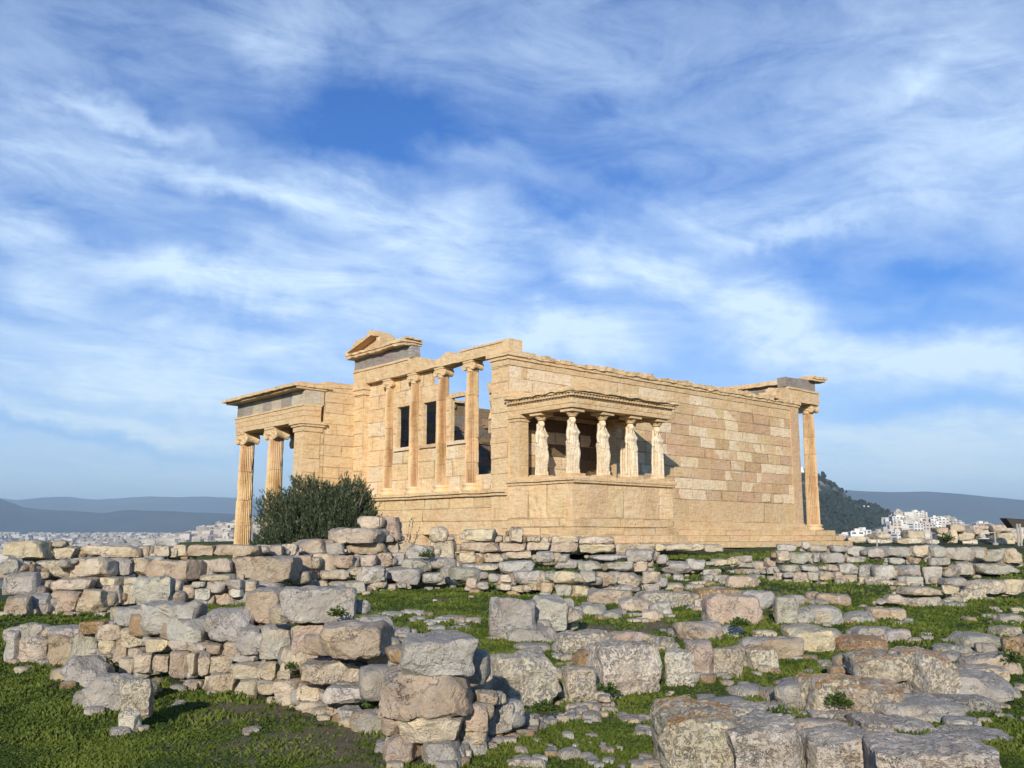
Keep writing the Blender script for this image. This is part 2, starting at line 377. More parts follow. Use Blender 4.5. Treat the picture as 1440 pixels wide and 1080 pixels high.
BARE = [(350, 1000, .9, .75), (250, 985, .8, .35), (450, 1040, 1.2, .8), (520, 1075, .9, .6), (850, 1005, .9, .5), (100, 960, .8, .3), (1000, 945, .8, .3)]
BARE = [(on_ground(a, b), a, b, r, k) for a, b, r, k in BARE]; BARE = [(CAM+ray(a, b)*d, r, k) for d, a, b, r, k in BARE]
def bare_soil(x, y):
    P = np.stack([x, y, x*0+2.2], -1)
    v = sstep(.35, .9, fbm(P*.75, 4))*.8
    for c, r, k in BARE: v = np.maximum(v, k*np.exp(-(((x-c[0])**2+(y-c[1])**2)/r**2)))
    return np.clip(v+fbm(P*5.1, 2)*.18, 0, 1)
def make_ground():
    # polar sheet round the viewpoint, fine nearby and coarse towards the horizon
    rad = [0.0]+list(np.geomspace(1.0, 60, 330))+list(np.geomspace(62, 19000, 190))
    azs = np.concatenate([np.arange(8, 76, .22), np.arange(76, 368, 4.0)]); n = len(azs)
    Rr, A = np.meshgrid(rad, np.radians(azs), indexing='ij')
    X = CAM[0]+Rr*np.sin(A); Y = CAM[1]+Rr*np.cos(A); Z = Hgt(X, Y)
    V = np.stack([X, Y, Z], -1).reshape(-1, 3)
    i, j = np.meshgrid(np.arange(len(rad)-1), np.arange(n), indexing='ij'); j2 = (j+1) % n
    F = np.stack([i*n+j, i*n+j2, (i+1)*n+j2, (i+1)*n+j], -1).reshape(-1, 4)[:, ::-1]
    m, t, b = mat('ground_soil_and_turf', 0.95)
    P = t.add('ShaderNodeNewGeometry').outputs['Position']
    g = t.mix(t.ramp(t.noise(P, 1.7, 5, .65), [(.35, 0), (.65, 1)]), (.024, .042, .009), (.050, .070, .018))
    g = t.mix(t.ramp(t.noise(P, 23, 4, .7), [(.5, 0), (.65, .6)]), g, (.11, .125, .04))
    soil = t.mix(t.noise(P, 6, 6, .7), (.11, .085, .05), (.20, .16, .11))
    sm = t.add('ShaderNodeSeparateColor', inp={0: t.add('ShaderNodeAttribute', attribute_name='Col').outputs['Color']}).outputs[0]
    sm = t.ramp(t.math('ADD', sm, t.math('MULTIPLY', t.math('SUBTRACT', t.noise(P, 9, 5, .7), .5), .8)), [(.3, 0), (.6, .95)])
    c = t.mix(sm, g, soil)
    far = t.mix(t.ramp(t.noise(P, .004, 8, .7), [(.42, 0), (.6, 1)]), (.05, .065, .045), (.20, .19, .17))
    dist = t.add('ShaderNodeVectorMath', operation='LENGTH', inp={0: P}).outputs['Value']
    c = t.mix(t.ramp(t.math('DIVIDE', dist, 400.0), [(.45, 0), (.8, 1)]), c, far)
    t.l.new(c, b.inputs['Base Color'])
    bump(t, b, t.math('ADD', t.noise(P, 9, 6, .7), t.math('MULTIPLY', t.noise(P, 50, 3, .7), .35)), .05, .9)
    o = fast_mesh('ground', V, F, 4, m, np.repeat(bare_soil(V[:, 0], V[:, 1])[:, None], 3, 1), smooth=True); o['kind'] = 'structure'
make_ground()

# ================================================================== the temple
HON = np.array((.72, .55, .335)); TAN = np.array((.62, .445, .28)); PALE = np.array((.78, .65, .465)); GREYM = np.array((.30, .28, .26))
def jit(c, s=.06): return np.clip(np.array(c)*(1+random.uniform(-s, s))*np.array([1, 1+random.uniform(-s, s)*.35, 1+random.uniform(-s, s)*.6]), 0, 1)
def slab_block(mb, o, u, n, u0, u1, z0, z1, thick, col, c=.014, pro=0.0, split=None, col2=None):
    o, u, n = (np.array(a, float) for a in (o, u, n)); up = np.array([0, 0, 1.0])
    def P(a, z, d): return o+u*a+up*z+n*d
    ch = [(random.random() < .22)*random.uniform(.03, .12)+random.uniform(0, .008) for _ in range(4)]
    fr = [(u0+c+ch[0], z0+c+ch[0]*.6), (u1-c-ch[1], z0+c+ch[1]*.6), (u1-c-ch[2], z1-c-ch[2]*.6), (u0+c+ch[3], z1-c-ch[3]*.6)]
    ou = [(u0, z0), (u1, z0), (u1, z1), (u0, z1)]
    V = [P(a, z, -thick+c) for a, z in ou]+[P(a, z, -c*1.3) for a, z in ou]
    V += [P(a, z, pro) for a, z in fr]+[P(u0+c, z0+c, -thick), P(u1-c, z0+c, -thick), P(u1-c, z1-c, -thick), P(u0+c, z1-c, -thick)]
    F = [(12, 15, 14, 13)]
    for i in range(4):
        j = (i+1) % 4
        F += [(i, j, 4+j, 4+i), (4+i, 4+j, 8+j, 8+i), (12+i, 12+j, j, i)]
    F = [f for f in F if not (set(f) & {8, 9, 10, 11} and set(f) & {4, 5, 6, 7})]
    V2 = [V[4], V[5], V[6], V[7], V[8], V[9], V[10], V[11]]; C2 = np.tile(np.asarray(col, float), (8, 1)); C2[:4] *= .52
    mb.add(V2, [(i, (i+1) % 4, 4+(i+1) % 4, 4+i) for i in range(4)], C2)
    if split is None: F.append((8, 9, 10, 11)); mb.add(V, F, col)
    else:
        mb.add(V, F, col)
        a, b = split      # patch boundary at the bottom and the top edge, 0..1
        L = lambda t, e0, e1: (e0[0]+(e1[0]-e0[0])*t, e0[1]+(e1[1]-e0[1])*t)
        pb = L(a, fr[0], fr[1]); pt = L(b, fr[3], fr[2]); pm = ((pb[0]+pt[0])/2+random.uniform(-.1, .1), (pb[1]+pt[1])/2)
        mb.add([P(x, z, pro) for x, z in (fr[0], pb, pm, pt, fr[3])], [(0, 1, 2, 3, 4)], col)
        mb.add([P(x, z, pro+.002) for x, z in (pb, fr[1], fr[2], pt, pm)], [(0, 1, 2, 3, 4)], col2)
def masonry(mb, o, u, n, L0, L1, courses, bl, thick, colf, holes=(), pro=.006, patch=0.0, ragged=0.0, c=.014):
    """courses: list of z levels; holes: (u0,u1,z0,z1)"""
    for k in range(len(courses)-1):
        z0, z1 = courses[k], courses[k+1]; zc = (z0+z1)/2
        iv = [(L0, L1)]
        for (a, b, h0, h1) in holes:
            if h0 < zc < h1:
                nv = []
                for (p, q) in iv:
                    if b <= p or a >= q: nv.append((p, q))
                    else:
                        if a > p+.02: nv.append((p, a))
                        if b < q-.02: nv.append((b, q))
                iv = nv
        for (p, q) in iv:
            x = p-(bl*.5 if k % 2 else 0)*random.uniform(.7, 1.1)
            while x < q-.001:
                w = bl*random.uniform(.82, 1.18); e = x+w
                if q-e < bl*.35: e = q
                a, b = max(x, p), min(e, q)
                if b-a > .05 and not (ragged and k == len(courses)-2 and random.random() < ragged):
                    col = colf(a, zc); sp = None; c2 = None
                    if patch and random.random() < patch:
                        r = random.random()
                        if r < .5: col = jit(PALE, .04)
                        else:
                            sp = (random.uniform(.15, .85), random.uniform(.15, .85)); c2 = jit(PALE, .04)
                            if random.random() < .5: col, c2 = c2, col
                    slab_block(mb, o, u, n, a, b, z0, z1, thick, col, c, random.uniform(-pro, pro), sp, c2)
                x = e
temple = thing('temple', 'ruined honey-coloured marble temple with a porch of draped maidens and tall fluted columns', 'temple', (0, 0, 0))
MAR = M['marble']; SMO = M['smooth_marble']; H = 6.586; WL = 19.86; WW = 10.95

# ---- stepped base
mb = MB()
for k in range(3):
    e = .02+.30*(k+1); z1 = -.0-.27*k; z0 = z1-.29
    L0, L1 = -.1+0*k, 22.1+e
    masonry(mb, (0, -e, 0), (1, 0, 0), (0, -1, 0), -.02, L1, [z0+.02, z1], 1.9, e+.5, lambda a, z: jit(HON*.97, .07), c=.01)
    masonry(mb, (L1, -e, 0), (0, 1, 0), (1, 0, 0), .02, 11.5, [z0+.02, z1], 1.9, .8+e, lambda a, z: jit(HON*.95, .07), c=.01)
bx(mb, 19.9, .3, -.6, 22.0, 11.2, -.004, HON)
# steps running round the maiden porch
for k in range(3):
    e = .12+.24*k; z1 = .03-.27*k-.02; z0 = z1-.27
    masonry(mb, (-.06, -3.37-e, 0), (1, 0, 0), (0, -1, 0), -.1*k, 5.46+e, [z0, z1], 1.5, 1.2, lambda a, z: jit(HON*.98, .08), c=.012)
    masonry(mb, (-.06-.1*k, 0, 0), (0, -1, 0), (-1, 0, 0), 0, 3.37+e, [z0, z1], 1.5, 1.2, lambda a, z: jit(HON*1.02, .08), c=.012)
    masonry(mb, (5.40+e, 0, 0), (0, -1, 0), (1, 0, 0), 0, 3.37+e, [z0, z1], 1.5, 1.0, lambda a, z: jit(HON*.98, .08), c=.012)
mb.build('stepped_base', MAR, temple)

# ---- south wall
mb = MB()
zc = [.32, 1.30]+[1.30+.478*k for k in range(1, 11)]
def cS(a, z):
    if z < 1.3: return jit(HON*.93, .06)
    if z > 5.7: return jit(HON*.98, .05)
    if z < 4.3 and .3 < a < 4.6: return jit(TAN*.30, .15)  # sheltered wall behind the maidens: staining and porch shade both in the colour
    return jit(TAN if random.random() < .8 else HON*.95, .09)
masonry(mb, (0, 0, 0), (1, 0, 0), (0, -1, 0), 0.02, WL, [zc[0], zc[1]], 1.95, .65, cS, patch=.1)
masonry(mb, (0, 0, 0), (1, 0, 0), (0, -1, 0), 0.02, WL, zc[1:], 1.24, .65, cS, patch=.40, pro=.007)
rbox(mb, (-.05, -.20, -.02), (WL+.22, .3, .16), .5, .012, HON*.95)
rbox(mb, (-.02, -.13, .155), (WL+.14, .3, .25), .5, .01, HON*.93)
rbox(mb, (-.01, -.06, .245), (WL+.07, .3, .33), .5, .008, HON*.93)
for (a, b) in [(4.5, 5.9), (6.5, 8.0)]: pass
# crowning carved band, worn along the edge
rbox(mb, (.0, -.035, 6.075), (WL+.03, .62, 6.30), .35, .012, HON*.93)
rbox(mb, (-.02, -.09, 6.30), (WL+.07, .62, 6.42), .22, .022, HON*.98, freq=3)
rbox(mb, (-.04, -.15, 6.42), (WL+.11, .62, 6.586), .11, .055, HON*1.0, freq=4, topamp=.22)
for k in range(46):   # broken blocks lying on the wall head
    x = 1.0+k*.41+random.uniform(-.1, .1)
    if random.random() < .55 and x < 18: rbox(mb, (x, -.05+random.uniform(0, .1), 6.50), (x+random.uniform(.25, .6), .5, 6.60+random.uniform(.0, .13)), .14, .04, jit(HON*.9, .1), freq=4)
# corner pilaster at the east end
rbox(mb, (WL-.75, -.03, .3), (WL+.02, .68, 6.08), .6, .004, TAN*1.02)
mb.build('south_wall', MAR, temple)

# ---- west front: basement, ledge, screen wall with windows
mb = MB()
masonry(mb, (-.02, 0, 0), (0, 1, 0), (-1, 0, 0), -.0, WW+.1, [-3.2, -2.5, -1.9, -1.35, -.8, -.27, .25, .75, 1.20], 1.6, .9, lambda a, z: jit(HON*1.02, .07), holes=[(4.9, 5.35, -.9, -.3)], pro=.012)
mb.build('west_basement', MAR, temple)
mb = MB()
rbox(mb, (-.22, -.02, 1.30), (.6, WW+.1, 1.41), .3, .02, HON*1.04)
rbox(mb, (-.14, -.01, 1.19), (.6, WW+.1, 1.31), .3, .012, HON*.98)
mb.build('west_ledge', MAR, temple)
cols_y = [2.5+1.943*k for k in range(4)]
mb = MB()
def cW(a, z): return jit(HON*1.06 if random.random() < .75 else PALE*.98, .06)
T0 = .26
zW = [1.41, 2.05, 2.75, 3.45, 4.1, 4.75, 5.35, 5.95, 6.58]
masonry(mb, (T0, 0, 0), (0, 1, 0), (-1, 0, 0), 8.33, 10.2, zW, .95, 0.18, cW, pro=.012)
for k, (w0, w1) in enumerate([(2.80, 3.95), (4.74, 5.88), (6.69, 7.83)]):
    a, b = cols_y[k], cols_y[k+1]
    holes = [(w0, w1, 3.45, 5.35)]
    if k == 0: holes = [(w0, w1, 3.45, 5.35), (a, b, 5.4, 6.6)]
    if k == 1: holes.append((a, w0+.5, 6.0, 6.6))
    masonry(mb, (T0, 0, 0), (0, 1, 0), (-1, 0, 0), a, b, zW, .8, 0.18, cW, holes=holes, pro=.012)
masonry(mb, (T0, 0, 0), (0, 1, 0), (-1, 0, 0), .9, 2.5, zW[:2], .8, 0.18, cW)
mb.build('west_screen_wall', MAR, temple)
for k, (w0, w1) in enumerate([(2.80, 3.95), (4.74, 5.88), (6.69, 7.83)]):
    f = MB(); c = jit(HON, .04); x0, x1 = .22, .40
    rbox(f, (x0, w0-.02, 3.44), (x1, w0+.12, 5.36), .3, .01, c); rbox(f, (x0, w1-.12, 3.44), (x1, w1+.02, 5.36), .3, .01, c)
    rbox(f, (x0-.01, w0-.04, 5.25), (x1+.01, w1+.04, 5.42), .3, .012, c)
    fo = f.build('window_frame', MAR, temple)
    f = MB(); rbox(f, (x0-.06, w0-.1, 3.32), (x1, w1+.1, 3.46), .3, .012, PALE if k != 1 else TAN); f.build('window_sill', MAR, fo)
# corner piers
mb = MB()
zz = [.3, 1.41]+[1.41+.575*k for k in range(1, 9)]+[6.08]
masonry(mb, (-.03, 0, 0), (0, 1, 0), (-1, 0, 0), -.005, .98, zz[:-1]+[6.08], 1.2, .8, lambda a, z: jit(HON*1.04, .05), pro=.006)
for k in range(9):   # broken inner edge of the pier
    z = 1.6+k*.5; w = random.uniform(.06, .34)
    if random.random() < .8: rbox(mb, (.0, .95, z), (.6, .98+w, z+.42), .14, .05, jit(HON, .08), freq=4)
rbox(mb, (-.05, -.05, 6.075), (.8, .98, 6.30), .3, .008, HON*1.0)
rbox(mb, (-.11, -.11, 6.30), (.8, 1.05, 6.42), .3, .010, HON*1.04)
rbox(mb, (-.18, -.18, 6.42), (.8, 1.14, 6.59), .3, .012, HON*1.04)
mb.build('corner_pier', MAR, temple)
mb = MB()
masonry(mb, (-.03, 0, 0), (0, 1, 0), (-1, 0, 0), 10.15, WW+.03, zz[1:-1]+[6.08], 1.2, .8, lambda a, z: jit(HON*1.0, .05))
rbox(mb, (-.09, 10.08, 6.08), (.8, WW+.05, 6.32), .3, .012, HON*.98)
rbox(mb, (-.15, 10.02, 6.32), (.8, WW+.08, 6.585), .3, .015, HON)
mb.build('corner_pier', MAR, temple)

# ---- ionic columns
def ionic(r, h, parent, loc, cname='column', zb=0, seed=0, face='x', worn=0.02, col=HON, cap_s=1.0, flu=.12):
    rs = random.Random(seed)
    root = bpy.data.objects.new(cname, None); COL.objects.link(root); root.parent = parent; root.location = loc
    b = MB(); n = 48
    if zb: pass
    lathe(b, 0, 0, [(r*1.42, 0, 0, 0, 0), (r*1.48, .05, 0, 0, 0), (r*1.46, .10, 0, 0, 0), (r*1.2, .13, 0, 0, 0), (r*1.17, .18, 0, 0, 0), (r*1.3, .21, 0, 0, 0), (r*1.33, .26, 0, 0, 0), (r*1.25, .30, 0, 0, 0), (r*1.04, .32, 0, 0, 0)], n, col)
    b.build('column_base', SMO, root, True)
    s = MB(); hs = h-.32-.42*cap_s; nd = 5; z = .31
    for d in range(nd):
        z1 = .31+hs*(d+1)/nd+(.0 if d == nd-1 else rs.uniform(-.25, .25)*hs/nd*.6)
        ox, oy = rs.uniform(-1, 1)*worn*.6, rs.uniform(-1, 1)*worn*.6; c = jit(col, .07); pr = []
        for q in range(7):
            zz_ = z+.004+(z1-z-.008)*q/6; t = (zz_-.31)/hs
            rr = r*(1.0-.155*t-.02*t*t)*(1-(.014 if q in (0, 6) else 0))
            pr.append((rr, zz_, ox, oy, 1))
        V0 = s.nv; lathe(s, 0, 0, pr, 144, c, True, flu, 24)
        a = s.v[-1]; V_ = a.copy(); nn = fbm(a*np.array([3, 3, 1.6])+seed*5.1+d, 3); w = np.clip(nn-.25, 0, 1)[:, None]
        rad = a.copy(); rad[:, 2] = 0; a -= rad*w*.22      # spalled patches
        gro = np.abs(np.sin(np.arctan2(V_[:, 1], V_[:, 0])*12)); groove_amt = np.clip(fbm(V_*np.array([2.2, 2.2, .8])+seed*3.3, 3)+.45, 0, 1)  # flute hollows get a darker tone of varying strength
        s.c[-1] = c[None, :]*(1-(.32+.62*groove_amt)[:, None]*(gro**2)[:, None]*np.array([.75, .95, 1.1]))
        z = z1
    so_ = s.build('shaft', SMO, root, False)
    cp = MB(); zt = h; rt = r*.83; k = cap_s
    lathe(cp, 0, 0, [(rt*1.0, zt-.44*k), (rt*1.05, zt-.34*k), (rt*1.1, zt-.30*k), (rt*1.28, zt-.25*k), (rt*1.2, zt-.2*k)], 48, col)
    def T(p): return p if face == 'x' else np.stack([p[:, 1], -p[:, 0], p[:, 2]], 1)
    # volutes: spiral faces at front and back joined by bolsters; front looks along x
    for sy in (-1, 1):
        V = []; F = []; n2 = 28; vr = .165*k*(r/.35)**.7; cy = sy*rt*1.16; cz = zt-.24*k
        prof = [(-rt*1.0, 0.0), (-rt*1.0, .55), (-rt*1.06, .6), (-rt*1.06, .82), (-rt*1.0, .88), (-rt*1.0, 1.0), (-rt*.85, 1.0), (-rt*.3, .78), (0, .74), (rt*.3, .78), (rt*.85, 1.0), (rt*1.0, 1.0), (rt*1.0, .88), (rt*1.06, .82), (rt*1.06, .6), (rt*1.0, .55), (rt*1.0, 0)]
        for (x, q) in prof:
            for i in range(n2):
                an = 2*math.pi*i/n2; V.append((x, cy+sy*0+math.cos(an)*vr*q, cz+math.sin(an)*vr*q))
        for a_ in range(len(prof)-1):
            for i in range(n2): F.append((a_*n2+i, a_*n2+(i+1) % n2, (a_+1)*n2+(i+1) % n2, (a_+1)*n2+i))
        V = np.array(V); V += vfbm(V*6+seed, 2)*.012
        cp.add(T(V), F, jit(col, .04))
    q0 = cp.nv; m2 = MB(); rbox(m2, (-rt*1.08, -rt*1.15, zt-.21*k), (rt*1.08, rt*1.15, zt-.07*k), .12, .008, col); rbox(m2, (-rt*1.2, -rt*1.32, zt-.07*k), (rt*1.2, rt*1.32, zt-.002), .12, .008, col)
    for v in m2.v: pass
    cp.add(T(np.concatenate(m2.v)), m2.f, col)
    cp.build('capital', SMO, root, False)
    return root
for k, y in enumerate(cols_y):
    ionic(.285, H-1.41, temple, (.27, y, 1.41), 'west_column', seed=k+3, flu=.17, worn=.012, col=HON*1.03)

# ---- west architrave, frieze remnant and gable fragment
mb = MB()
rbox(mb, (-.04, 5.9, H+.004), (.62, WW+.12, H+.64), .28, .018, HON*.99)
rbox(mb, (-.09, 6.6, H+.60), (.62, WW+.16, H+.70), .25, .02, HON*1.02)
rbox(mb, (-.03, 3.0, H+.004), (.60, 5.895, H+.54), .22, .03, HON*1.02, topamp=.22)
rbox(mb, (-.04, -.08, H+.012), (.62, 2.995, H+.49), .28, .014, HON*1.02, topamp=.05)
rbox(mb, (-.08, .3, H+.40), (.62, 2.9, H+.47), .28, .012, HON*1.05)
mb.build('west_architrave', MAR, temple)
mb = MB(); zf = H+.70
y = 6.7
for w in (1.15, 1.3, .95, .98):
    rbox(mb, (-.01, y+.004, zf+.003), (.5, y+w-.004, zf+.56), .3, .008, jit(GREYM*(1.0+.1*random.random()), .12)); y += w
for k in range(4): rbox(mb, (-.005, 6.35+.02*k, zf+.003+k*.14), (.45, 6.72, zf+.13+k*.14), .12, .03, jit(GREYM*1.3, .1))
mb.build('grey_frieze', MAR, temple)
mb = MB(); zt = zf+.565
rbox(mb, (-.36, 6.5, zt), (.6, 11.3, zt+.12), .12, .045, HON*.92, freq=3)
rbox(mb, (-.42, 6.45, zt+.115), (.6, 11.3, zt+.21), .12, .055, HON, freq=3)
# gable fragment: sloping cornice over a recessed triangle
pz = zt+.24
def slope(y0, z0, y1, z1, th, x0, x1, c):
    n = 14; V = []; F = []
    for i in range(n+1):
        t = i/n; yy = y0+(y1-y0)*t; zz0 = z0+(z1-z0)*t
        jz = .09*float(fbm(np.array([[yy*2.2, 3, 1.]]), 3)[0])
        V += [(x0, yy, zz0), (x1, yy, zz0), (x1, yy, zz0+th+jz), (x0, yy, zz0+th+jz*1.5)]
        if i < n:
            a = 4*i; F += [(a, a+1, a+5, a+4), (a+1, a+2, a+6, a+5), (a+2, a+3, a+7, a+6), (a+3, a, a+4, a+7)]
    F += [(3, 2, 1, 0), (4*n, 4*n+1, 4*n+2, 4*n+3)]; mb.add(V, F, c)
slope(11.3, pz-.02, 9.05, pz+.56, .17, -.42, .5, HON)
slope(9.1, pz+.55, 8.6, pz+.46, .15, -.36, .5, HON*.97)
prism(mb, [(11.2, pz-.01), (8.65, pz-.01), (8.65, pz+.45), (9.1, pz+.55)], .0, .5, 'x', TAN*1.05)
rbox(mb, (-.3, 8.5, pz-.01), (.5, 8.85, pz+.45), .14, .05, HON*.97, freq=3)
rbox(mb, (-.35, 6.35, pz-.01), (.5, 7.9, pz+.07), .15, .04, HON, freq=3, topamp=.05)
mb.build('gable_fragment', MAR, temple)

# ---- north and east walls, cross wall stub
mb = MB()
zn = [-3.2+.49*k for k in range(21)]
masonry(mb, (0, WW, 0), (1, 0, 0), (0, 1, 0), 0.0, WL, zn[:-1]+[6.55], 1.25, .65, lambda a, z: jit(TAN*.42 if random.random() < .5 else GREYM*.62, .2), patch=.0, pro=.03, ragged=.12)  # blocks darkened: interior shade seen through the windows is in their colour
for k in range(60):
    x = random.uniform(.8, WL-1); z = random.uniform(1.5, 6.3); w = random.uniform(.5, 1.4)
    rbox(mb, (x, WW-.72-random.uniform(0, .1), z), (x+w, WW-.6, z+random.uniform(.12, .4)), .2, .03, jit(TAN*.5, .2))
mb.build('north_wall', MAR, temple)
mb = MB()
masonry(mb, (WL-.02, .66, 0), (0, 1, 0), (1, 0, 0), 0, 3.2, [0, .98]+[.98+.48*k for k in range(1, 10)], 1.2, .6, lambda a, z: jit(TAN, .08), patch=.2)
masonry(mb, (WL-.02, 7.1, 0), (0, 1, 0), (1, 0, 0), 0, 3.2, [0, .98]+[.98+.48*k for k in range(1, 12)], 1.2, .6, lambda a, z: jit(TAN, .08), patch=.2)
mb.build('east_wall', MAR, temple)
mb = MB(); bx(mb, .6, .6, -3.3, WL-.5, WW-.6, -2.9, TAN*.6); mb.build('interior_floor', MAR, temple)

# ---- east portico
for k in range(6):
    ionic(.345, H, temple, (21.58, .42+2.02*k, 0), 'east_column', seed=20+k, col=HON*.95)
mb = MB()
rbox(mb, (17.9, -.04, H+.004), (19.2, .6, H+.62), .25, .03, HON*.97, topamp=.25)
rbox(mb, (19.205, -.06, H+.004), (21.95, .62, H+.64), .25, .016, HON)
rbox(mb, (19.0, -.11, H+.62), (21.98, .62, H+.72), .2, .02, HON*1.02)
rbox(mb, (21.25, .63, H+.004), (21.95, WW+.1, H+.72), .3, .016, HON*.95)
mb.build('east_architrave', MAR, temple)
mb = MB()
rbox(mb, (18.9, .02, H+.73), (20.2, .5, H+1.24), .25, .02, GREYM*.95)
rbox(mb, (20.21, .0, H+.73), (21.7, .5, H+1.30), .25, .02, GREYM*1.05)
rbox(mb, (21.2, .51, H+.73), (21.85, 6.0, H+1.26), .3, .02, GREYM)
mb.build('grey_frieze', MAR, temple)
mb = MB()
rbox(mb, (21.0, -.25, H+1.28), (22.35, .75, H+1.40), .16, .03, HON, freq=3); rbox(mb, (21.1, -.3, H+1.39), (22.5, .7, H+1.52), .16, .04, HON*1.02, freq=3)
mb.build('east_cornice', MAR, temple); mb = MB()
rbox(mb, (20.9, .76, H+1.27), (22.4, 5.2, H+1.50), .25, .03, HON*1.03)
mb.build('east_cornice', MAR, temple); mb = MB()
rbox(mb, (17.2, -.02, H-.0), (18.5, .5, H+.28), .2, .05, HON*.9, topamp=.15)
mb.build('wall_head_block', MAR, temple)

# ---- north porch: anta wall, columns, entablature
NX = -2.62; NY = 10.95; nbz = -3.15; nzt = 4.72
mb = MB()
zq = [nbz+.49*k for k in range(20)]+[6.40]
masonry(mb, (0, NY, 0), (-1, 0, 0), (0, -1, 0), 0.0, 1.55, zq+[6.62], 1.3, .7, lambda a, z: jit(HON*.97, .06), pro=.008)
masonry(mb, (0, NY-.02, 0), (-1, 0, 0), (0, -1, 0), 1.55, 2.0, [z for z in zq if z < 4.5]+[4.55], 1.3, .7, lambda a, z: jit(HON*.95, .06))
mb.build('porch_wall', MAR, temple)
mb = MB()
zq = [nbz+.62*k for k in range(12)]+[4.28]
masonry(mb, (NX, NY-.04, 0), (1, 0, 0), (0, -1, 0), 0, .88, zq, 2, .85, lambda a, z: jit(HON*.98, .05), pro=.004)
rbox(mb, (NX-.006, NY-.03, nbz), (NX+.3, NY+.78, 4.28), .5, .005, HON*1.02)
rbox(mb, (NX-.05, NY-.09, 4.27), (NX+.93, NY+.86, 4.50), .3, .008, HON*.97)
rbox(mb, (NX-.12, NY-.16, 4.495), (NX+1.0, NY+.93, 4.60), .3, .01, HON)
rbox(mb, (NX-.19, NY-.22, 4.595), (NX+1.05, NY+1.0, nzt), .3, .012, HON)
mb.build('corner_pier', MAR, temple)
for k, (x, y) in enumerate([(NX+.44, NY+3.42), (NX+.44, NY+6.58), (NX+.44+3.0, NY+6.58), (NX+.44+6.0, NY+6.58), (NX+.44+9.0, NY+6.58), (NX+.44+9.0, NY+3.42)]):
    ionic(.43, nzt-nbz, temple, (x, y, nbz), 'porch_column', seed=40+k, face='x', worn=.03, cap_s=1.35)
mb = MB(); y1 = NY+7.05; x1 = NX+9.95
for (a, b, c) in ((0, .25, 0.0), (.245, .50, .02), (.495, .70, .04)):
    rbox(mb, (NX-.0-c, NY-.03-c, nzt+a+.004), (NX+.85, y1+c, nzt+b), .35, .012, HON*.98)
    rbox(mb, (NX+.86, y1-.85, nzt+a+.004), (x1+c, y1+c, nzt+b), .35, .012, HON*.98)
    rbox(mb, (x1-.85, NY, nzt+a+.004), (x1+c, y1-.86, nzt+b), .35, .012, HON*.98)
rbox(mb, (NX-.08, NY-.08, nzt+.69), (NX+.88, y1+.06, nzt+.77), .3, .014, HON*1.0)
mb.build('porch_architrave', MAR, temple)
mb = MB(); zf = nzt+.775; y = NY-.0
for i, w in enumerate((.62, .62, 1.05, .98, .92, 1.05, 1.1, .68)):
    rbox(mb, (NX+.03, y+.004, zf), (NX+.8, y+w-.004, zf+.66), .3, .006, [PALE*.78*np.array([.9, 1, 1.15]), PALE*.8*np.array([.9, 1, 1.15]), GREYM*1.15, PALE*.75*np.array([.9, 1, 1.15]), GREYM*1.2, PALE*.72*np.array([.9, 1, 1.15]), GREYM*1.15, GREYM*1.0][i]); y += w
rbox(mb, (NX+.81, NY+.0, zf), (NX+1.0, NY+.6, zf+.66), .3, .006, PALE*.75)
rbox(mb, (NX+.81, y1-.8, zf), (x1, y1-.05, zf+.66), .3, .006, GREYM)
mb.build('grey_frieze', MAR, temple)
mb = MB(); zt2 = zf+.665
rbox(mb, (NX-.42, NY-.06, zt2), (NX+1.1, y1+.35, zt2+.10), .25, .012, HON*.85)
rbox(mb, (NX-.60, NY-.12, zt2+.095), (NX+1.3, y1+.5, zt2+.22), .16, .035, HON*1.0, freq=3.5)
rbox(mb, (NX-.3, NY-.0, zt2+.215), (x1, y1+.3, zt2+.32), .3, .03, HON*.9)
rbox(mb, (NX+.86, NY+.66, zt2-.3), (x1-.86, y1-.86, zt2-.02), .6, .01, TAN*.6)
mb.build('porch_roof', MAR, temple)

# ---- maiden porch
PD, PWD, PZ = 3.37, 5.34, 1.77
mb = MB()
def cP(a, z): return jit(HON*1.0 if random.random() < .6 else HON*1.08, .07)
masonry(mb, (.0, -PD, 0), (1, 0, 0), (0, -1, 0), 0.005, PWD, [0.32, 1.52], .92, .45, cP, pro=.006)
masonry(mb, (-.0, 0, 0), (0, -1, 0), (-1, 0, 0), 0.0, PD-.005, [0.32, 1.52], .92, .45, lambda a, z: jit(HON*1.13, .06), pro=.006)
masonry(mb, (PWD, 0, 0), (0, -1, 0), (1, 0, 0), 0.0, PD-.005, [0.32, 1.52], .92, .45, cP)
masonry(mb, (.0, -PD-.04, 0), (1, 0, 0), (0, -1, 0), -.03, PWD+.03, [0.02, 0.32], 1.3, .45, lambda a, z: jit(HON, .06))
masonry(mb, (-.04, 0, 0), (0, -1, 0), (-1, 0, 0), 0, PD+.03, [0.02, 0.32], 1.3, .45, lambda a, z: jit(HON*1.03, .06))
masonry(mb, (PWD+.04, 0, 0), (0, -1, 0), (1, 0, 0), 0, PD+.03, [0.02, 0.32], 1.3, .45, lambda a, z: jit(HON, .06))
bx(mb, .3, -PD+.3, 1.3, PWD-.3, 0, 1.60, TAN)
mb.build('porch_podium', MAR, temple)
mb = MB()
rbox(mb, (-.05, -PD-.05, 1.515), (PWD+.05, .0, 1.62), .3, .008, HON)
rbox(mb, (-.12, -PD-.12, 1.615), (PWD+.12, .0, 1.70), .3, .014, HON*1.02)
rbox(mb, (-.07, -PD-.07, 1.70), (PWD+.07, .0, PZ), .3, .01, HON*1.02)
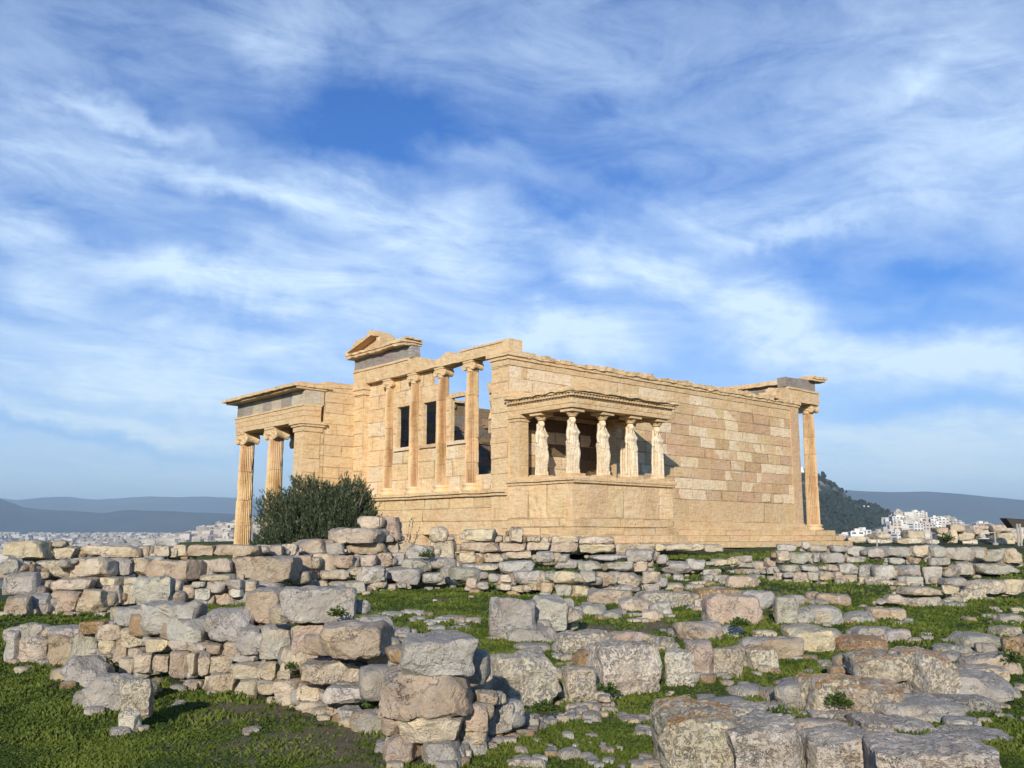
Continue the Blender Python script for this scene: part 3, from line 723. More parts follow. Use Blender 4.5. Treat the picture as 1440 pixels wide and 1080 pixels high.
for i in range(60):
    x = -.02+i*(PWD+.04)/60; bx(mb, x, -PD-.10, 1.53, x+.05, -PD-.02, 1.60, HON*.95)
mb.build('podium_moulding', MAR, temple)
ETZ = PZ+2.36
mb = MB()
rbox(mb, (.0, -PD+.0, ETZ), (PWD, -PD+.5, ETZ+.16), .4, .006, HON); rbox(mb, (-.02, -PD-.02, ETZ+.155), (PWD+.02, -PD+.5, ETZ+.34), .4, .012, HON*1.02)
rbox(mb, (.0, -PD+.51, ETZ), (.5, 0, ETZ+.16), .4, .006, HON); rbox(mb, (-.02, -PD+.51, ETZ+.155), (.5, 0, ETZ+.34), .4, .012, HON*1.02)
rbox(mb, (PWD-.5, -PD+.51, ETZ), (PWD, 0, ETZ+.34), .4, .006, HON)
for i in range(14): # rosette discs
    lathe_x = .25+i*(PWD-.5)/13
    mb.add([(lathe_x+.045*math.cos(a), -PD-.045, ETZ+.25+.045*math.sin(a)) for a in np.arange(8)*math.pi/4]+[(lathe_x+.045*math.cos(a), -PD+.0, ETZ+.25+.045*math.sin(a)) for a in np.arange(8)*math.pi/4], [tuple(range(8))]+[(i_, i_+8, (i_+1) % 8+8, (i_+1) % 8) for i_ in range(8)], HON)
mb.build('porch_architrave', MAR, temple)
mb = MB(); dz = ETZ+.345
rbox(mb, (-.05, -PD-.05, dz), (PWD+.05, .0, dz+.05), .4, .006, HON)
N = 36
for i in range(N):
    x = -.12+i*(PWD+.24)/N; 
    if random.random() < .97: bx(mb, x, -PD-.16, dz+.05, x+.085, -PD+.0, dz+.15, HON*.98)
for i in range(23):
    y = -PD-.12+i*(PD+.12)/23; bx(mb, -.16, y, dz+.05, 0, y+.085, dz+.15, HON*1.0); bx(mb, PWD, y, dz+.05, PWD+.16, y+.085, dz+.15, HON)
rbox(mb, (.02, -PD+.02, dz+.05), (PWD-.02, 0, dz+.16), .4, .004, HON*.35)  # dark backing: shade of the gaps between dentils painted in
rbox(mb, (-.20, -PD-.20, dz+.15), (PWD+.2, .0, dz+.21), .3, .01, HON)
rbox(mb, (-.28, -PD-.28, dz+.205), (PWD+.28, .0, dz+.285), .12, .04, HON*1.02, freq=3)
rbox(mb, (.05, -PD+.05, dz+.29), (PWD-.05, .0, dz+.40), .15, .035, HON*.97, freq=3)
rbox(mb, (2.6, -PD-.25, dz+.29), (3.9, -PD+.4, dz+.37), .15, .03, HON*1.04, freq=3); rbox(mb, (.1, -PD-.22, dz+.29), (2.4, -PD+.4, dz+.36), .15, .03, HON, freq=3)
rbox(mb, (.5, -PD+.5, ETZ+.2), (PWD-.5, .0, ETZ+.34), .6, .004, TAN*.25)  # porch ceiling, its shade put into the dark colour
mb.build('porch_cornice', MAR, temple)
for x in (.02, PWD-.52):
    mb = MB()
    rbox(mb, (x, -.62, PZ), (x+.48, -.002, PZ+.10), .3, .004, HON); rbox(mb, (x+.02, -.58, PZ+.09), (x+.46, -.002, ETZ-.24), .4, .006, HON*.96)
    rbox(mb, (x-.02, -.62, ETZ-.25), (x+.5, -.002, ETZ-.13), .3, .006, HON); rbox(mb, (x-.07, -.68, ETZ-.135), (x+.55, -.002, ETZ-.003), .3, .01, HON)
    mb.build('pilaster', MAR, temple)

def lerp_prof(pr, z):
    zs = [p[0] for p in pr]; return [np.interp(z, zs, [p[i] for p in pr]) for i in range(1, len(pr[0]))]
def maiden_mesh(sgn, seed):
    """standing draped figure; weight on one leg, the other knee bent. Looks along -y."""
    n = 72; zs = np.concatenate([np.linspace(0.0, 1.12, 30), np.linspace(1.14, 1.64, 20)])
    #      z    cx      cy     rx    ry   fold
    pr = [(0.00, 0.00, .00, .285, .235, .034), (.08, 0, 0, .270, .225, .034), (.45, .01, -.01, .245, .215, .034), (.75, .02, -.01, .245, .21, .030), (.95, .035, .0, .255, .205, .022),
          (1.02, .035, 0, .275, .225, .016), (1.05, .035, 0, .285, .235, .016), (1.12, .03, 0, .265, .215, .014), (1.22, .015, 0, .235, .19, .012), (1.32, .0, -.01, .235, .20, .010), (1.42, -.005, -.02, .255, .225, .008),
          (1.50, -.005, -.005, .275, .205, .006), (1.57, 0, .01, .285, .165, .004), (1.62, 0, .015, .23, .13, .002), (1.645, 0, .01, .12, .10, 0)]
    th = np.arange(n)*2*math.pi/n; V = []; F = []
    for k, z in enumerate(zs):
        cx, cy, rx, ry, fo = lerp_prof(pr, z); cx *= sgn
        nf = 22 if z < 1.03 else 18
        fold = 1.7*fo*(np.abs(np.sin(th*nf/2+.6*np.sin(z*2+seed)))*1.6-1.0)
        # bent leg shows smooth through the cloth on one side of the front
        ang = np.angle(np.exp(1j*(th-(-math.pi/2-sgn*.55))))
        kn = np.exp(-(ang/.36)**2)*np.exp(-((z-.72)/.30)**2); fold = fold*(1-.85*np.exp(-(ang/.42)**2)*(.15 < z < 1.0)*1.0)+kn*.075
        if 1.30 < z < 1.52:
            for sx in (-1, 1):
                a2 = np.angle(np.exp(1j*(th-(-math.pi/2+sx*.55)))); fold = fold+.035*np.exp(-(a2/.33)**2)*np.exp(-((z-1.42)/.06)**2)
        p = 2.6; c, s = np.cos(th), np.sin(th); rr = 1/((np.abs(c)/1)**p+(np.abs(s)/1)**p)**(1/p)*.96
        dip = (.05*np.cos(th*2)+.03*np.sin(th)) if .95 < z < 1.1 else 0
        x = (cx+(rx*rr+fold)*c)*.80; y = cy+(ry*rr*.95+fold)*s
        V += np.stack([x, y, np.full(n, z)+dip*1.0], 1).tolist()
    m = len(zs)
    for k in range(m-1):
        for i in range(n): j = (i+1) % n; F.append((k*n+i, k*n+j, (k+1)*n+j, (k+1)*n+i))
    F += [tuple(range(n-1, -1, -1)), tuple((m-1)*n+i for i in range(n))]
    mb = MB(); mb.add(V, F)
    # neck, head with face, hair mass
    tube(mb, [(0, .01, 1.60), (0, .005, 1.72), (0, 0, 1.80)], [.085, .072, .07], 16)
    V = []; F = []; n1, n2 = 26, 22
    for a in range(n2+1):
        ph = math.pi*a/n2
        for i in range(n1):
            t = 2*math.pi*i/n1; x = .095*math.sin(ph)*math.cos(t); y = .118*math.sin(ph)*math.sin(t); z = .142*math.cos(ph)
            f = max(0, -math.sin(t))*math.sin(ph)
            y -= f*(.020*math.exp(-((z+.012)/.030)**2-(x/.020)**2)*1.6+.008*math.exp(-((z+.062)/.014)**2-(x/.035)**2)+.012*math.exp(-((z+.105)/.025)**2-(x/.03)**2))
            y += f*.014*(math.exp(-((z-.022)/.018)**2-((abs(x)-.038)/.020)**2))
            V.append((x, y-.012, 1.865+z))
    for a in range(n2):
        for i in range(n1): F.append((a*n1+i, (a+1)*n1+i, (a+1)*n1+(i+1) % n1, a*n1+(i+1) % n1))
    mb.add(V, F)
    V = []; F = []
    for a in range(n2+1):
        ph = math.pi*a/n2
        for i in range(n1):
            t = 2*math.pi*i/n1; w = 1+.06*math.sin(t*9)
            V.append((.108*math.sin(ph)*math.cos(t)*w, .115*math.sin(ph)*math.sin(t)*w+.03, 1.905+.115*math.cos(ph)))
    for a in range(n2):
        for i in range(n1): F.append((a*n1+i, (a+1)*n1+i, (a+1)*n1+(i+1) % n1, a*n1+(i+1) % n1))
    mb.add(V, F)
    tube(mb, [(0, .13, 1.88), (0, .15, 1.72), (0, .16, 1.52), (0, .17, 1.36)], [.10, .085, .09, .05], 14)     # thick plaited hair down the back
    for sx in (-1, 1):
        tube(mb, [(sx*.10, .0, 1.80), (sx*.12, -.05, 1.66), (sx*.11, -.15, 1.52)], [.022, .024, .015], 8)   # locks over the shoulders
        e = 1.16 if sx == sgn else 1.22
        tube(mb, [(sx*.19, .01, 1.58), (sx*.23, .015, 1.44), (sx*.24, .02, 1.30), (sx*.23, -.0, e)], [.07, .064, .056, .048], 14)
        if sx == -sgn: tube(mb, [(sx*.22, .03, 1.3), (sx*.225, .05, .9), (sx*.225, .06, .5), (sx*.22, .05, .1)], [.035, .045, .045, .04], 10)  # hanging cloth edge
    return mb
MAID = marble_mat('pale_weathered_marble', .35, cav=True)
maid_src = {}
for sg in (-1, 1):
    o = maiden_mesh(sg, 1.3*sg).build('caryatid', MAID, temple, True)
    rm = o.modifiers.new('one_skin', 'REMESH'); rm.mode = 'VOXEL'; rm.voxel_size = .0135; rm.use_smooth_shade = True
    dg = bpy.context.evaluated_depsgraph_get(); me = bpy.data.meshes.new_from_object(o.evaluated_get(dg))
    a = me.color_attributes.new('Col', 'FLOAT_COLOR', 'POINT') if 'Col' not in me.color_attributes else me.color_attributes['Col']
    a.data.foreach_set('color', np.tile(np.array([.80, .70, .53, 1], np.float32), len(me.vertices)))
    if not me.materials: me.materials.append(MAID)
    me.polygons.foreach_set('use_smooth', [True]*len(me.polygons))
    o.modifiers.clear(); old = o.data; o.data = me; maid_src[sg] = o
    pm = MB(); rbox(pm, (-.33, -.29, -.09), (.33, .29, .005), .2, .006, HON); pm.build('plinth', MAR, o)
    cm = MB(); lathe(cm, 0, .01, [(.12, 1.985), (.15, 2.0), (.16, 2.03), (.215, 2.09), (.235, 2.13), (.22, 2.16)], 32, HON*1.03)
    rbox(cm, (-.31, -.29, 2.155), (.31, .31, 2.262), .2, .006, HON*1.03); cm.build('capital', MAR, o)
xs = [.40, .40+1.53, .40+3.05, PWD-.40]
spots = [(xs[0], -PD+.38, -1), (xs[1], -PD+.38, -1), (xs[2], -PD+.38, 1), (xs[3], -PD+.38, 1), (xs[0], -PD+1.98, -1), (xs[3], -PD+1.98, 1)]
used = set()
for (x, y, sg) in spots:
    src = maid_src[sg]
    if sg not in used: o = src; used.add(sg)
    else:
        o = src.copy(); COL.objects.link(o); o.parent = temple
        for ch in list(src.children): c = ch.copy(); COL.objects.link(c); c.parent = o
    o.location = (x, y, PZ+.09); o.rotation_euler.z = random.uniform(-.05, .05)

# ================================================================== the fallen and stacked stones
ORD = ['first', 'second', 'third', 'fourth', 'fifth', 'sixth', 'seventh', 'eighth', 'ninth', 'tenth', 'eleventh', 'twelfth', 'thirteenth', 'fourteenth', 'fifteenth', 'sixteenth', 'seventeenth', 'eighteenth', 'nineteenth']
TENS = ['', '', 'twent', 'thirt', 'fort', 'fift', 'sixt', 'sevent', 'eight', 'ninet']
def ordw(n):
    if n <= 19: return ORD[n-1]
    if n >= 100: return 'hundred and '+ordw(n-100) if n > 100 else 'hundredth'
    t, u = divmod(n, 10); return TENS[t]+('ieth' if u == 0 else 'y-'+ORD[u-1])
SC = {'g': (.57, .54, .48), 'c': (.73, .63, .47), 'p': (.64, .52, .40), 's': (.75, .68, .55), 'o': (.54, .38, .22), 'w': (.72, .68, .60)}
CW = {'g': 'grey', 'c': 'cream', 'p': 'pinkish', 's': 'pitted pale', 'o': 'orange-stained', 'w': 'whitish'}
ROCKS = []   # (centre, half size, yaw) for grass and rubble
_rg = {}
def rock_shape(nx, ny, nz, k, rs, cuts, blocky):
    key = (nx, ny, nz)
    if key not in _rg: _rg[key] = cube_grid(nx, ny, nz)
    V, F = _rg[key]; P = V*2-1
    r = (np.abs(P)**k).sum(1)**(1/k); P = P/r[:, None]
    sh = rs.uniform(-.09, .09, 5); P[:, 0] *= 1+sh[0]*P[:, 2]; P[:, 1] *= 1+sh[1]*P[:, 2]; P[:, 2] *= 1+sh[2]*P[:, 0]; P[:, 2] += sh[3]*P[:, 1]; P[:, 0] += sh[4]*P[:, 2]
    for q in range(cuts):
        if q % 3 == 2:    # a split face lying nearly along one side
            n = rs.normal(size=3)*.22; n[rs.integers(3)] += rs.choice([-1, 1]); lo, hi = .80, .95
        else:             # a broken corner or arris
            n = rs.choice([-1, 1], 3)*rs.uniform(.15, 1, 3); lo, hi = (.74, .90) if not blocky else (.84, .95)
        n /= np.linalg.norm(n); m = (P@n).max(); d = P@n-m*rs.uniform(lo, hi); w = d > 0
        P[w] -= n*d[w][:, None]
    for q in range(16 if nx > 8 else 7):      # shallow facets of a hammered face
        n = rs.normal(size=3); n /= np.linalg.norm(n); m = (P@n).max(); d = P@n-m*rs.uniform(.90, .975); w = d > 0
        P[w] -= n*d[w][:, None]
    return P, F
def rock(px0, py0, px1, py1, d, col='g', t=None, yaw=None, flat=False, seed=0, block=.5, foot=True, name=None, sink=.05):
    """stone whose outline covers the given pixels of the photo at distance d; real size and depth"""
    rs = np.random.default_rng(seed+991)
    W = (px1-px0+1.5)*d/FPX*1.02; 
    if t is None: t = float(np.clip(W*rs.uniform(.6, .95), .22, 1.1))
    if flat: t = float(np.clip(W*rs.uniform(.5, .8), .3, 2.0))
    yw = rs.uniform(-.22, .22) if yaw is None else yaw
    Wd = max(.08, (W-t*abs(math.sin(yw))*.8)/math.cos(yw))
    pc = at((px0+px1)/2, py1, d); pt = at((px0+px1)/2, py0, d+t*(.62 if block > .7 else .5 if block > .4 else .38))
    zb, zt = pc[2]-sink, pt[2]
    hh = zt-zb; zt += .03*hh; zb -= .05*hh
    if zt-zb < .07: zt = zb+.07
    ctr = pc+np.append(F2, 0)*t*.5; ctr[2] = (zb+zt)/2
    h = zt-zb
    res = .028 if d < 9 else .042 if d < 12.5 else .065 if d < 18 else .10
    n = [int(np.clip(round(a/res), 5, 40)) for a in (Wd, t, h)]
    k = 16.0 if block > .7 else 9.0 if block > .4 else 4.2
    if flat: k = 6
    P, F = rock_shape(*n, k, rs, 4 if block > .7 else 6 if block > .4 else 10, block > .7)
    P = P-(P.max(0)+P.min(0))/2; P = P/np.abs(P).max(0)
    S = P*np.array([Wd/2, t/2, h/2])
    q = S+rs.uniform(0, 50, 3); mn = min(Wd, h, t)
    ch = np.abs(fbm(q*3.3, 3)); nrm = S/np.array([Wd, t, h])**2; nrm = nrm/(np.linalg.norm(nrm, axis=1)[:, None]+1e-9)
    S = S+vfbm(q*1.7, 2)*mn*.035-nrm*(ch*min(.05, mn*.10))[:, None]+vfbm(q*6.5, 3)*min(.022, mn*.05)
    if d < 12.5: S = S+vfbm(q*17, 2)*.009
    cs, sn = math.cos(yw-_y), math.sin(yw-_y)
    S = np.stack([S[:, 0]*cs-S[:, 1]*sn, S[:, 0]*sn+S[:, 1]*cs, S[:, 2]], 1)
    c0 = np.array(SC[col])*rs.uniform(.86, 1.12)*np.array([1, rs.uniform(.97, 1.03), rs.uniform(.93, 1.07)])
    mb = MB(); mb.add(S, F, c0)
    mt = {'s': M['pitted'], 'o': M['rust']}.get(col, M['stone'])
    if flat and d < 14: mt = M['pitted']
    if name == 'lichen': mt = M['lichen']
    o = mb.build('stone_block' if block > .4 else 'boulder', mt, None, True)
    o.data.set_sharp_from_angle(angle=R(24))
    o.location = tuple(ctr); ROCKS.append((ctr, (Wd/2, t/2, h/2), yw, d))
    o['_w'] = W; return o, W, h

def foot_d(poly, px, back):
    py = float(np.interp(px, [p[0] for p in poly], [p[1] for p in poly])); return on_ground(px, py)+back
NS = [0]
def group(gname, where, items, ox, oy, sc=1/3, poly=None, back=0.0, dist=None, order=True, block=.5, yaw=None, tmin=None):
    recs = []
    for it in items:
        x0, y0, x1, y1, c = it[:5]; opt = it[5] if len(it) > 5 else {}
        X0, Y0, X1, Y1 = ox+x0*sc, oy+y0*sc, ox+x1*sc, oy+y1*sc; xm = (X0+X1)/2
        if 'd' in opt: d = opt['d']
        elif dist is not None: d = float(np.interp(xm, [dist[0], dist[2]], [dist[1], dist[3]]))
        elif poly is not None: d = foot_d(poly, xm, back)
        else: d = on_ground(xm, Y1)
        d += opt.get('dd', 0)
        NS[0] += 1
        o, W, h = rock(X0, Y0, X1, Y1, d, c, opt.get('t'), opt.get('yaw', yaw), opt.get('flat', False), NS[0]*7+3, opt.get('b', block), name=opt.get('n'), sink=opt.get('sink', .05 if (poly is None and dist is None) else .0))
        recs.append((xm, o, W, h, c, opt))
    recs.sort(key=lambda r: r[0])
    for k, (xm, o, W, h, c, opt) in enumerate(recs):
        size = 'huge' if W > 1.3 else 'wide' if W > .85 and W > 1.6*h else 'tall' if h > W*1.1 else 'small' if W < .3 else 'squat' if W > 1.6*h else 'chunky'
        if opt.get('flat'): size = 'flat'
        kind = 'block' if opt.get('b', block) > .4 else 'boulder'
        if opt.get('flat'): kind = 'slab'
        if c == 'o': cn = 'orange'
        elif c == 's': cn = 'pitted'
        else: cn = CW[c]
        lb = opt.get('l') or f"{size} {cn} {kind}, {ordw(k+1)} from the left {where}"
        del o['_w']
        tag(o, lb, 'stone', gname)
PA = [(0, 868), (150, 864), (360, 853), (500, 836), (600, 829), (700, 830), (780, 840), (930, 832)]
A = (0, 720); B = (300, 720); Cc = (600, 720); D_ = (860, 720); E_ = (1100, 720)
LW = 'of the long back wall'
group('top course of the long back wall', 'in the top course '+LW, [(0,120,168,200,'c'),(168,145,308,198,'c'),(322,142,578,193,'c'),(580,142,626,190,'p'),(626,140,708,190,'c'),(708,152,742,190,'c'),(722,138,782,188,'c'),(782,138,892,188,'p'),(892,138,1080,186,'p'),(1080,136,1185,186,'c'),(1185,134,1250,184,'c'),(1350,132,1446,178,'g'),(1445,130,1622,176,'p'),(1622,128,1680,172,'p'),(1680,128,1735,170,'c')], *A, poly=PA, back=1.5, block=.8, yaw=.05)
group('stones lying on the long back wall', 'on the long back wall', [(210,122,270,146,'c'),(1368,68,1615,132,'c',{'b':.8}),(1516,17,1600,72,'c',{'b':.8}),(1597,18,1688,124,'p',{'b':.8}),(1235,114,1368,182,'p'),(1445,160,1460,170,'w')], *A, poly=PA, back=1.5)
group('second course of the long back wall', 'in the second course '+LW, [(0,192,70,264,'g'),(72,206,122,232,'c'),(70,228,156,282,'c'),(122,203,272,280,'c'),(240,198,290,235,'g'),(264,193,455,276,'c'),(440,196,540,266,'g'),(534,192,640,270,'c'),(585,200,832,296,'p',{'b':.8,'dd':-.4}),(834,196,966,256,'c'),(965,186,1240,296,'p',{'b':.8,'dd':-.3}),
  (1238,180,1315,270,'p'),(1310,176,1420,280,'p'),(1400,180,1490,240,'p'),(1485,178,1582,232,'p'),(1580,172,1650,232,'p'),(1645,170,1705,222,'g')], *A, poly=PA, back=.9)
group('third course of the long back wall', 'in the third course '+LW, [(0,258,136,350,'g'),(136,284,202,335,'p'),(195,278,372,328,'c',{'b':.8}),(372,274,495,318,'c',{'b':.8}),(495,274,585,310,'c'),(830,262,978,294,'c'),(800,294,858,322,'g'),(712,300,806,372,'p'),(806,318,880,378,'g'),(858,284,950,340,'g'),(945,282,1020,326,'g'),(965,322,1018,362,'w'),(880,340,985,394,'p'),(1020,285,1080,340,'c'),(1010,335,1080,390,'g'),(820,372,870,400,'g'),
  (1020,290,1190,345,'g'),(1240,290,1305,315,'p'),(1305,288,1380,318,'c'),(1380,288,1470,318,'g'),(1330,242,1468,288,'c'),(1465,232,1530,268,'c')], *A, poly=PA, back=.45)
group('front course of the long back wall', 'in the lowest course '+LW, [(0,352,105,446,'p'),(95,345,196,440,'g'),(196,334,315,430,'p'),(315,326,432,426,'p'),(410,308,500,390,'c'),(490,305,565,392,'c'),(430,394,490,436,'o'),(250,420,330,470,'p'),(20,440,150,470,'c',{'flat':1}),(130,446,300,490,'g',{'flat':1}),
  (1450,290,1540,340,'g'),(1494,228,1620,310,'g',{'b':.3}),(1620,236,1775,305,'g'),(1680,196,1815,256,'g',{'dd':.5}),(1704,138,1830,205,'g',{'dd':1.0,'b':.3}),(1772,255,1875,300,'g'),(1540,310,1590,336,'c'),(1615,303,1670,334,'c'),(1665,300,1715,322,'g'),(1800,190,1920,245,'g',{'dd':.6,'b':.3}),(1840,262,1885,305,'g'),(1895,300,1925,328,'g',{'b':.3})], *A, poly=PA, back=0)
group('standing stones before the temple', 'standing before the temple basement', [(12,62,92,128,'c',{'b':.3}),(5,115,120,205,'c',{'t':.6}),(150,72,292,126,'c',{'b':.8}),(348,64,404,124,'c',{'b':.8,'l':'small square cream block with a drilled hole before the temple corner'})], *Cc, dist=(600,25.5,960,27))
group('upper course below the temple', 'in the upper course below the temple', [(138,126,310,168,'p'),(308,124,418,164,'p'),(418,122,520,162,'c'),(480,98,512,128,'c'),(414,100,480,124,'c'),(530,100,640,132,'c'),(642,104,794,134,'c'),(500,126,640,170,'p'),(640,130,800,172,'c'),(795,132,968,186,'c'),(968,136,1000,164,'c'),(1002,134,1176,164,'c'),(1176,136,1248,168,'c'),(140,170,205,216,'c'),(200,168,322,212,'c'),(320,160,440,196,'c')], *Cc, dist=(600,25,1020,29), block=.8, yaw=.0)
group('grey rubble course below the temple', 'in the grey rubble below the porch', [(110,218,300,250,'c'),(300,205,460,262,'g',{'b':.3}),(460,166,540,212,'g'),(535,178,605,210,'g'),(540,198,635,240,'g'),(620,204,742,250,'g'),(740,206,880,252,'g'),(842,156,970,215,'g'),(875,196,942,252,'p'),(680,180,850,205,'g'),(970,180,1015,218,'g'),(1000,205,1122,262,'g',{'b':.3}),(1100,196,1178,248,'g'),(1204,198,1272,226,'c'),(1268,196,1316,222,'c'),(1180,208,1220,226,'g'),(1304,184,1380,215,'g'),(1310,205,1392,240,'g'),(1385,206,1460,240,'p')], *Cc, dist=(700,23.2,1080,26))
group('lower rubble course below the temple', 'in the rubble facing the lawn', [(85,228,235,302,'g',{'b':.3}),(258,258,312,298,'g',{'b':.3}),(310,264,360,298,'c'),(355,246,500,306,'g'),(500,248,545,292,'g'),(536,250,652,306,'c'),(648,250,716,300,'g'),(718,252,790,314,'p'),(785,254,918,314,'c'),(912,250,990,302,'c'),(165,280,212,322,'p',{'b':.3}),(208,294,262,328,'g',{'b':.3}),(312,298,360,332,'c'),(355,306,430,340,'c'),(425,286,465,330,'c'),(480,295,530,350,'p'),(542,302,620,364,'g'),(615,304,690,364,'c'),(686,304,912,345,'g'),(915,298,992,334,'g'),(990,298,1090,336,'c')], *Cc, poly=[(600,832),(760,840),(830,841),(930,833),(960,832)], back=.1)
group('flat stones in the far grass', 'lying in the grass below the temple', [(1170,240,1246,266,'g',{'flat':1}),(1280,236,1450,262,'g',{'flat':1}),(1170,264,1270,292,'g',{'flat':1}),(1350,262,1440,280,'g',{'flat':1}),(1270,268,1412,320,'p'),(1110,290,1200,308,'c',{'flat':1}),(1090,304,1175,330,'c',{'flat':1}),(1044,264,1092,288,'g',{'flat':1}),(1000,260,1040,280,'g',{'flat':1})], *Cc)
group('fallen stones by the small lawn', 'fallen beside the small lawn', [(682,326,880,394,'p'),(812,360,960,422,'p',{'b':.3}),(900,336,1135,412,'s',{'b':.8}),(945,380,1045,446,'g',{'b':.3}),(912,414,990,462,'c'),(740,414,838,456,'g',{'b':.3}),(848,425,910,445,'g'),(850,448,912,464,'c',{'flat':1}),(640,390,770,440,'g',{'b':.3})], *Cc)
group('upright blocks on the lawn', 'standing on the small lawn', [(262,362,470,536,'g',{'b':.9,'d':13.4,'t':.55,'l':'upright square grey block with brown stains on the lawn'}),(452,356,600,500,'g',{'d':13.9,'l':'grey slanting block leaning behind the upright stained block'}),(540,366,632,462,'g',{'d':14.3,'b':.3,'l':'rounded grey end of rock behind the upright stained block'}),(330,490,555,580,'g',{'d':13.2,'l':'low grey foundation stone under the upright stained block'})], *Cc)
group('low stones of the middle row', 'in the low row behind the big cream blocks', [(540,502,790,606,'s'),(775,498,920,590,'p'),(900,512,960,550,'p'),(955,524,1065,582,'s'),(612,602,700,664,'o'),(775,560,860,590,'g')], *Cc)
group('big cream blocks of the middle row', 'in the middle row of big cream blocks', [(185,620,310,745,'g'),(250,600,580,838,'s',{'t':.75,'b':.5,'sink':0,'l':'huge rounded cream boulder right of the leaning stack of blocks'}),(578,660,728,812,'s',{'b':.8,'l':'square pale block between two huge cream boulders'}),(670,556,1002,784,'s',{'b':.5,'t':.6,'l':'huge wedge-shaped cream block standing in the grass, centre'}),(1008,586,1130,738,'s'),(1100,548,1226,718,'p'),(1210,566,1352,700,'s',{'b':.8}),(1344,562,1492,672,'s',{'b':.8,'n':'lichen'}),(1416,648,1490,674,'c'),(1425,526,1612,628,'p'),(1536,486,1738,598,'c')], *Cc, block=.5)
group('paving stones on the lawn', 'of the broken paving left of the upright block', [(700,420,800,446,'g',{'flat':1}),(790,412,897,438,'g',{'flat':1}),(750,486,830,530,'g',{'flat':1}),(880,452,1000,478,'w',{'flat':1}),(920,438,1060,462,'g',{'flat':1}),(985,480,1078,500,'g',{'flat':1}),(830,440,900,462,'g',{'flat':1}),(890,480,980,512,'g',{'flat':1}),(1040,445,1130,470,'w',{'flat':1}),(1010,462,1060,480,'w',{'flat':1})], *B)
# front wall, running from far left to the corner in the middle
PF = [(0, 932), (60, 938), (130, 945), (250, 966), (360, 984), (460, 1008), (550, 1043), (600, 1075)]
group('bottom course of the front wall', 'in the lowest course of the front wall', [(0,500,70,632,'g'),(66,528,190,642,'c'),(188,520,290,672,'p'),(270,516,385,648,'g',{'yaw':.5}),(375,596,445,645,'g'),(490,612,560,688,'c'),(555,596,632,686,'c'),(628,600,705,680,'p'),(700,586,790,700,'p'),(780,590,826,690,'c'),(815,590,880,690,'c'),(845,688,905,766,'c'),(890,684,985,770,'p'),(980,700,1085,800,'c'),(1080,714,1160,770,'c'),(1142,708,1250,820,'c'),(1245,712,1360,800,'c'),(1350,728,1556,815,'w'),(1240,795,1400,856,'c'),(1370,810,1440,875,'p'),(1414,816,1522,932,'g'),(1494,846,1652,972,'g',{'b':.3})], *A, poly=PF, back=0, block=.5)
group('middle course of the front wall', 'in the middle course of the front wall', [(0,474,130,560,'g'),(70,474,180,535,'g'),(180,480,330,540,'g'),(345,572,412,598,'w'),(330,458,442,518,'o'),(400,474,500,545,'c'),(400,520,480,605,'c'),(476,530,530,640,'p'),(500,486,625,572,'c'),(525,568,605,620,'c'),(595,525,700,596,'c'),(700,540,790,586,'c'),(780,545,870,592,'p'),(860,600,975,685,'c'),(868,552,930,600,'p'),(940,540,1000,625,'p'),(975,636,1085,706,'c'),(1065,622,1175,716,'c'),(1170,625,1232,708,'c'),(1235,618,1558,734,'c',{'b':.8})], *A, poly=PF, back=.12)
group('upper course of the front wall', 'in the upper course of the front wall', [(466,390,655,486,'g'),(572,376,838,520,'g'),(682,440,880,556,'g'),(855,412,1056,556,'g'),(980,480,1085,600,'g'),(940,560,1085,636,'g'),(1082,474,1225,622,'g'),(1210,472,1350,632,'p',{'b':.8}),(1318,466,1622,628,'p',{'b':.6,'dd':-.1}),(1490,436,1656,600,'g',{'dd':.7})], *A, poly=PF, back=.2)
group('cap stones of the front wall', 'lying on top of the front wall', [(548,270,712,396,'g',{'dd':.3,'b':.6,'l':'upright bluish grey block capping the front wall, left'}),(1150,314,1492,470,'g',{'b':.9,'l':'big rectangular grey block on top of the front wall'}),(1010,318,1190,470,'p',{'dd':.25,'b':.3,'l':'pinkish worn boulder beside the big rectangular cap block'})], *A, poly=PF, back=.3)
group('loose rocks on the left lawn', 'loose on the grass before the front wall', [(216,612,418,742,'g',{'b':.3}),(322,690,545,850,'g',{'b':.3}),(482,706,622,844,'s',{'b':.8,'t':.18,'d':8.05,'l':'square pitted white stone propped on a smaller one on the lawn'}),(600,735,652,786,'g',{'b':.3}),(486,838,582,926,'w',{'b':.6,'t':.14,'d':7.98,'l':'small white stone under the square pitted stone on the lawn'}),(763,716,828,758,'p',{'b':.3}),(722,814,734,822,'w',{'b':.3}),(92,660,112,674,'c',{'b':.3}),(1020,928,1040,940,'c',{'b':.3})], *A)
# leaning stack at the corner
group('leaning stack of blocks', 'in the leaning stack', [(549*3,891*3,668*3,944*3,'g',{'d':6.9,'t':.6,'b':.8,'l':'smooth grey block topmost of the leaning stack'}),(529*3,937*3,664*3,1001*3,'p',{'d':6.85,'t':.65,'b':.8,'l':'pinkish cracked block, second from the top of the leaning stack'}),(534*3,993*3,564*3,1027*3,'p',{'d':6.95,'t':.35,'l':'small pinkish stone at the left in the third course of the leaning stack'}),(558*3,998*3,652*3,1040*3,'c',{'d':6.85,'t':.6,'b':.6,'l':'whitish block in the third course of the leaning stack'}),(530*3,1031*3,597*3,1079*3,'p',{'d':6.8,'t':.5,'b':.3,'l':'round pinkish boulder at the foot of the leaning stack'}),(582*3,1038*3,651*3,1081*3,'g',{'d':6.75,'t':.5,'b':.5,'l':'grey boulder at the foot of the leaning stack, right'})], 0, 0)
PN = [(640, 1085), (700, 1052), (760, 1030), (860, 1002)]
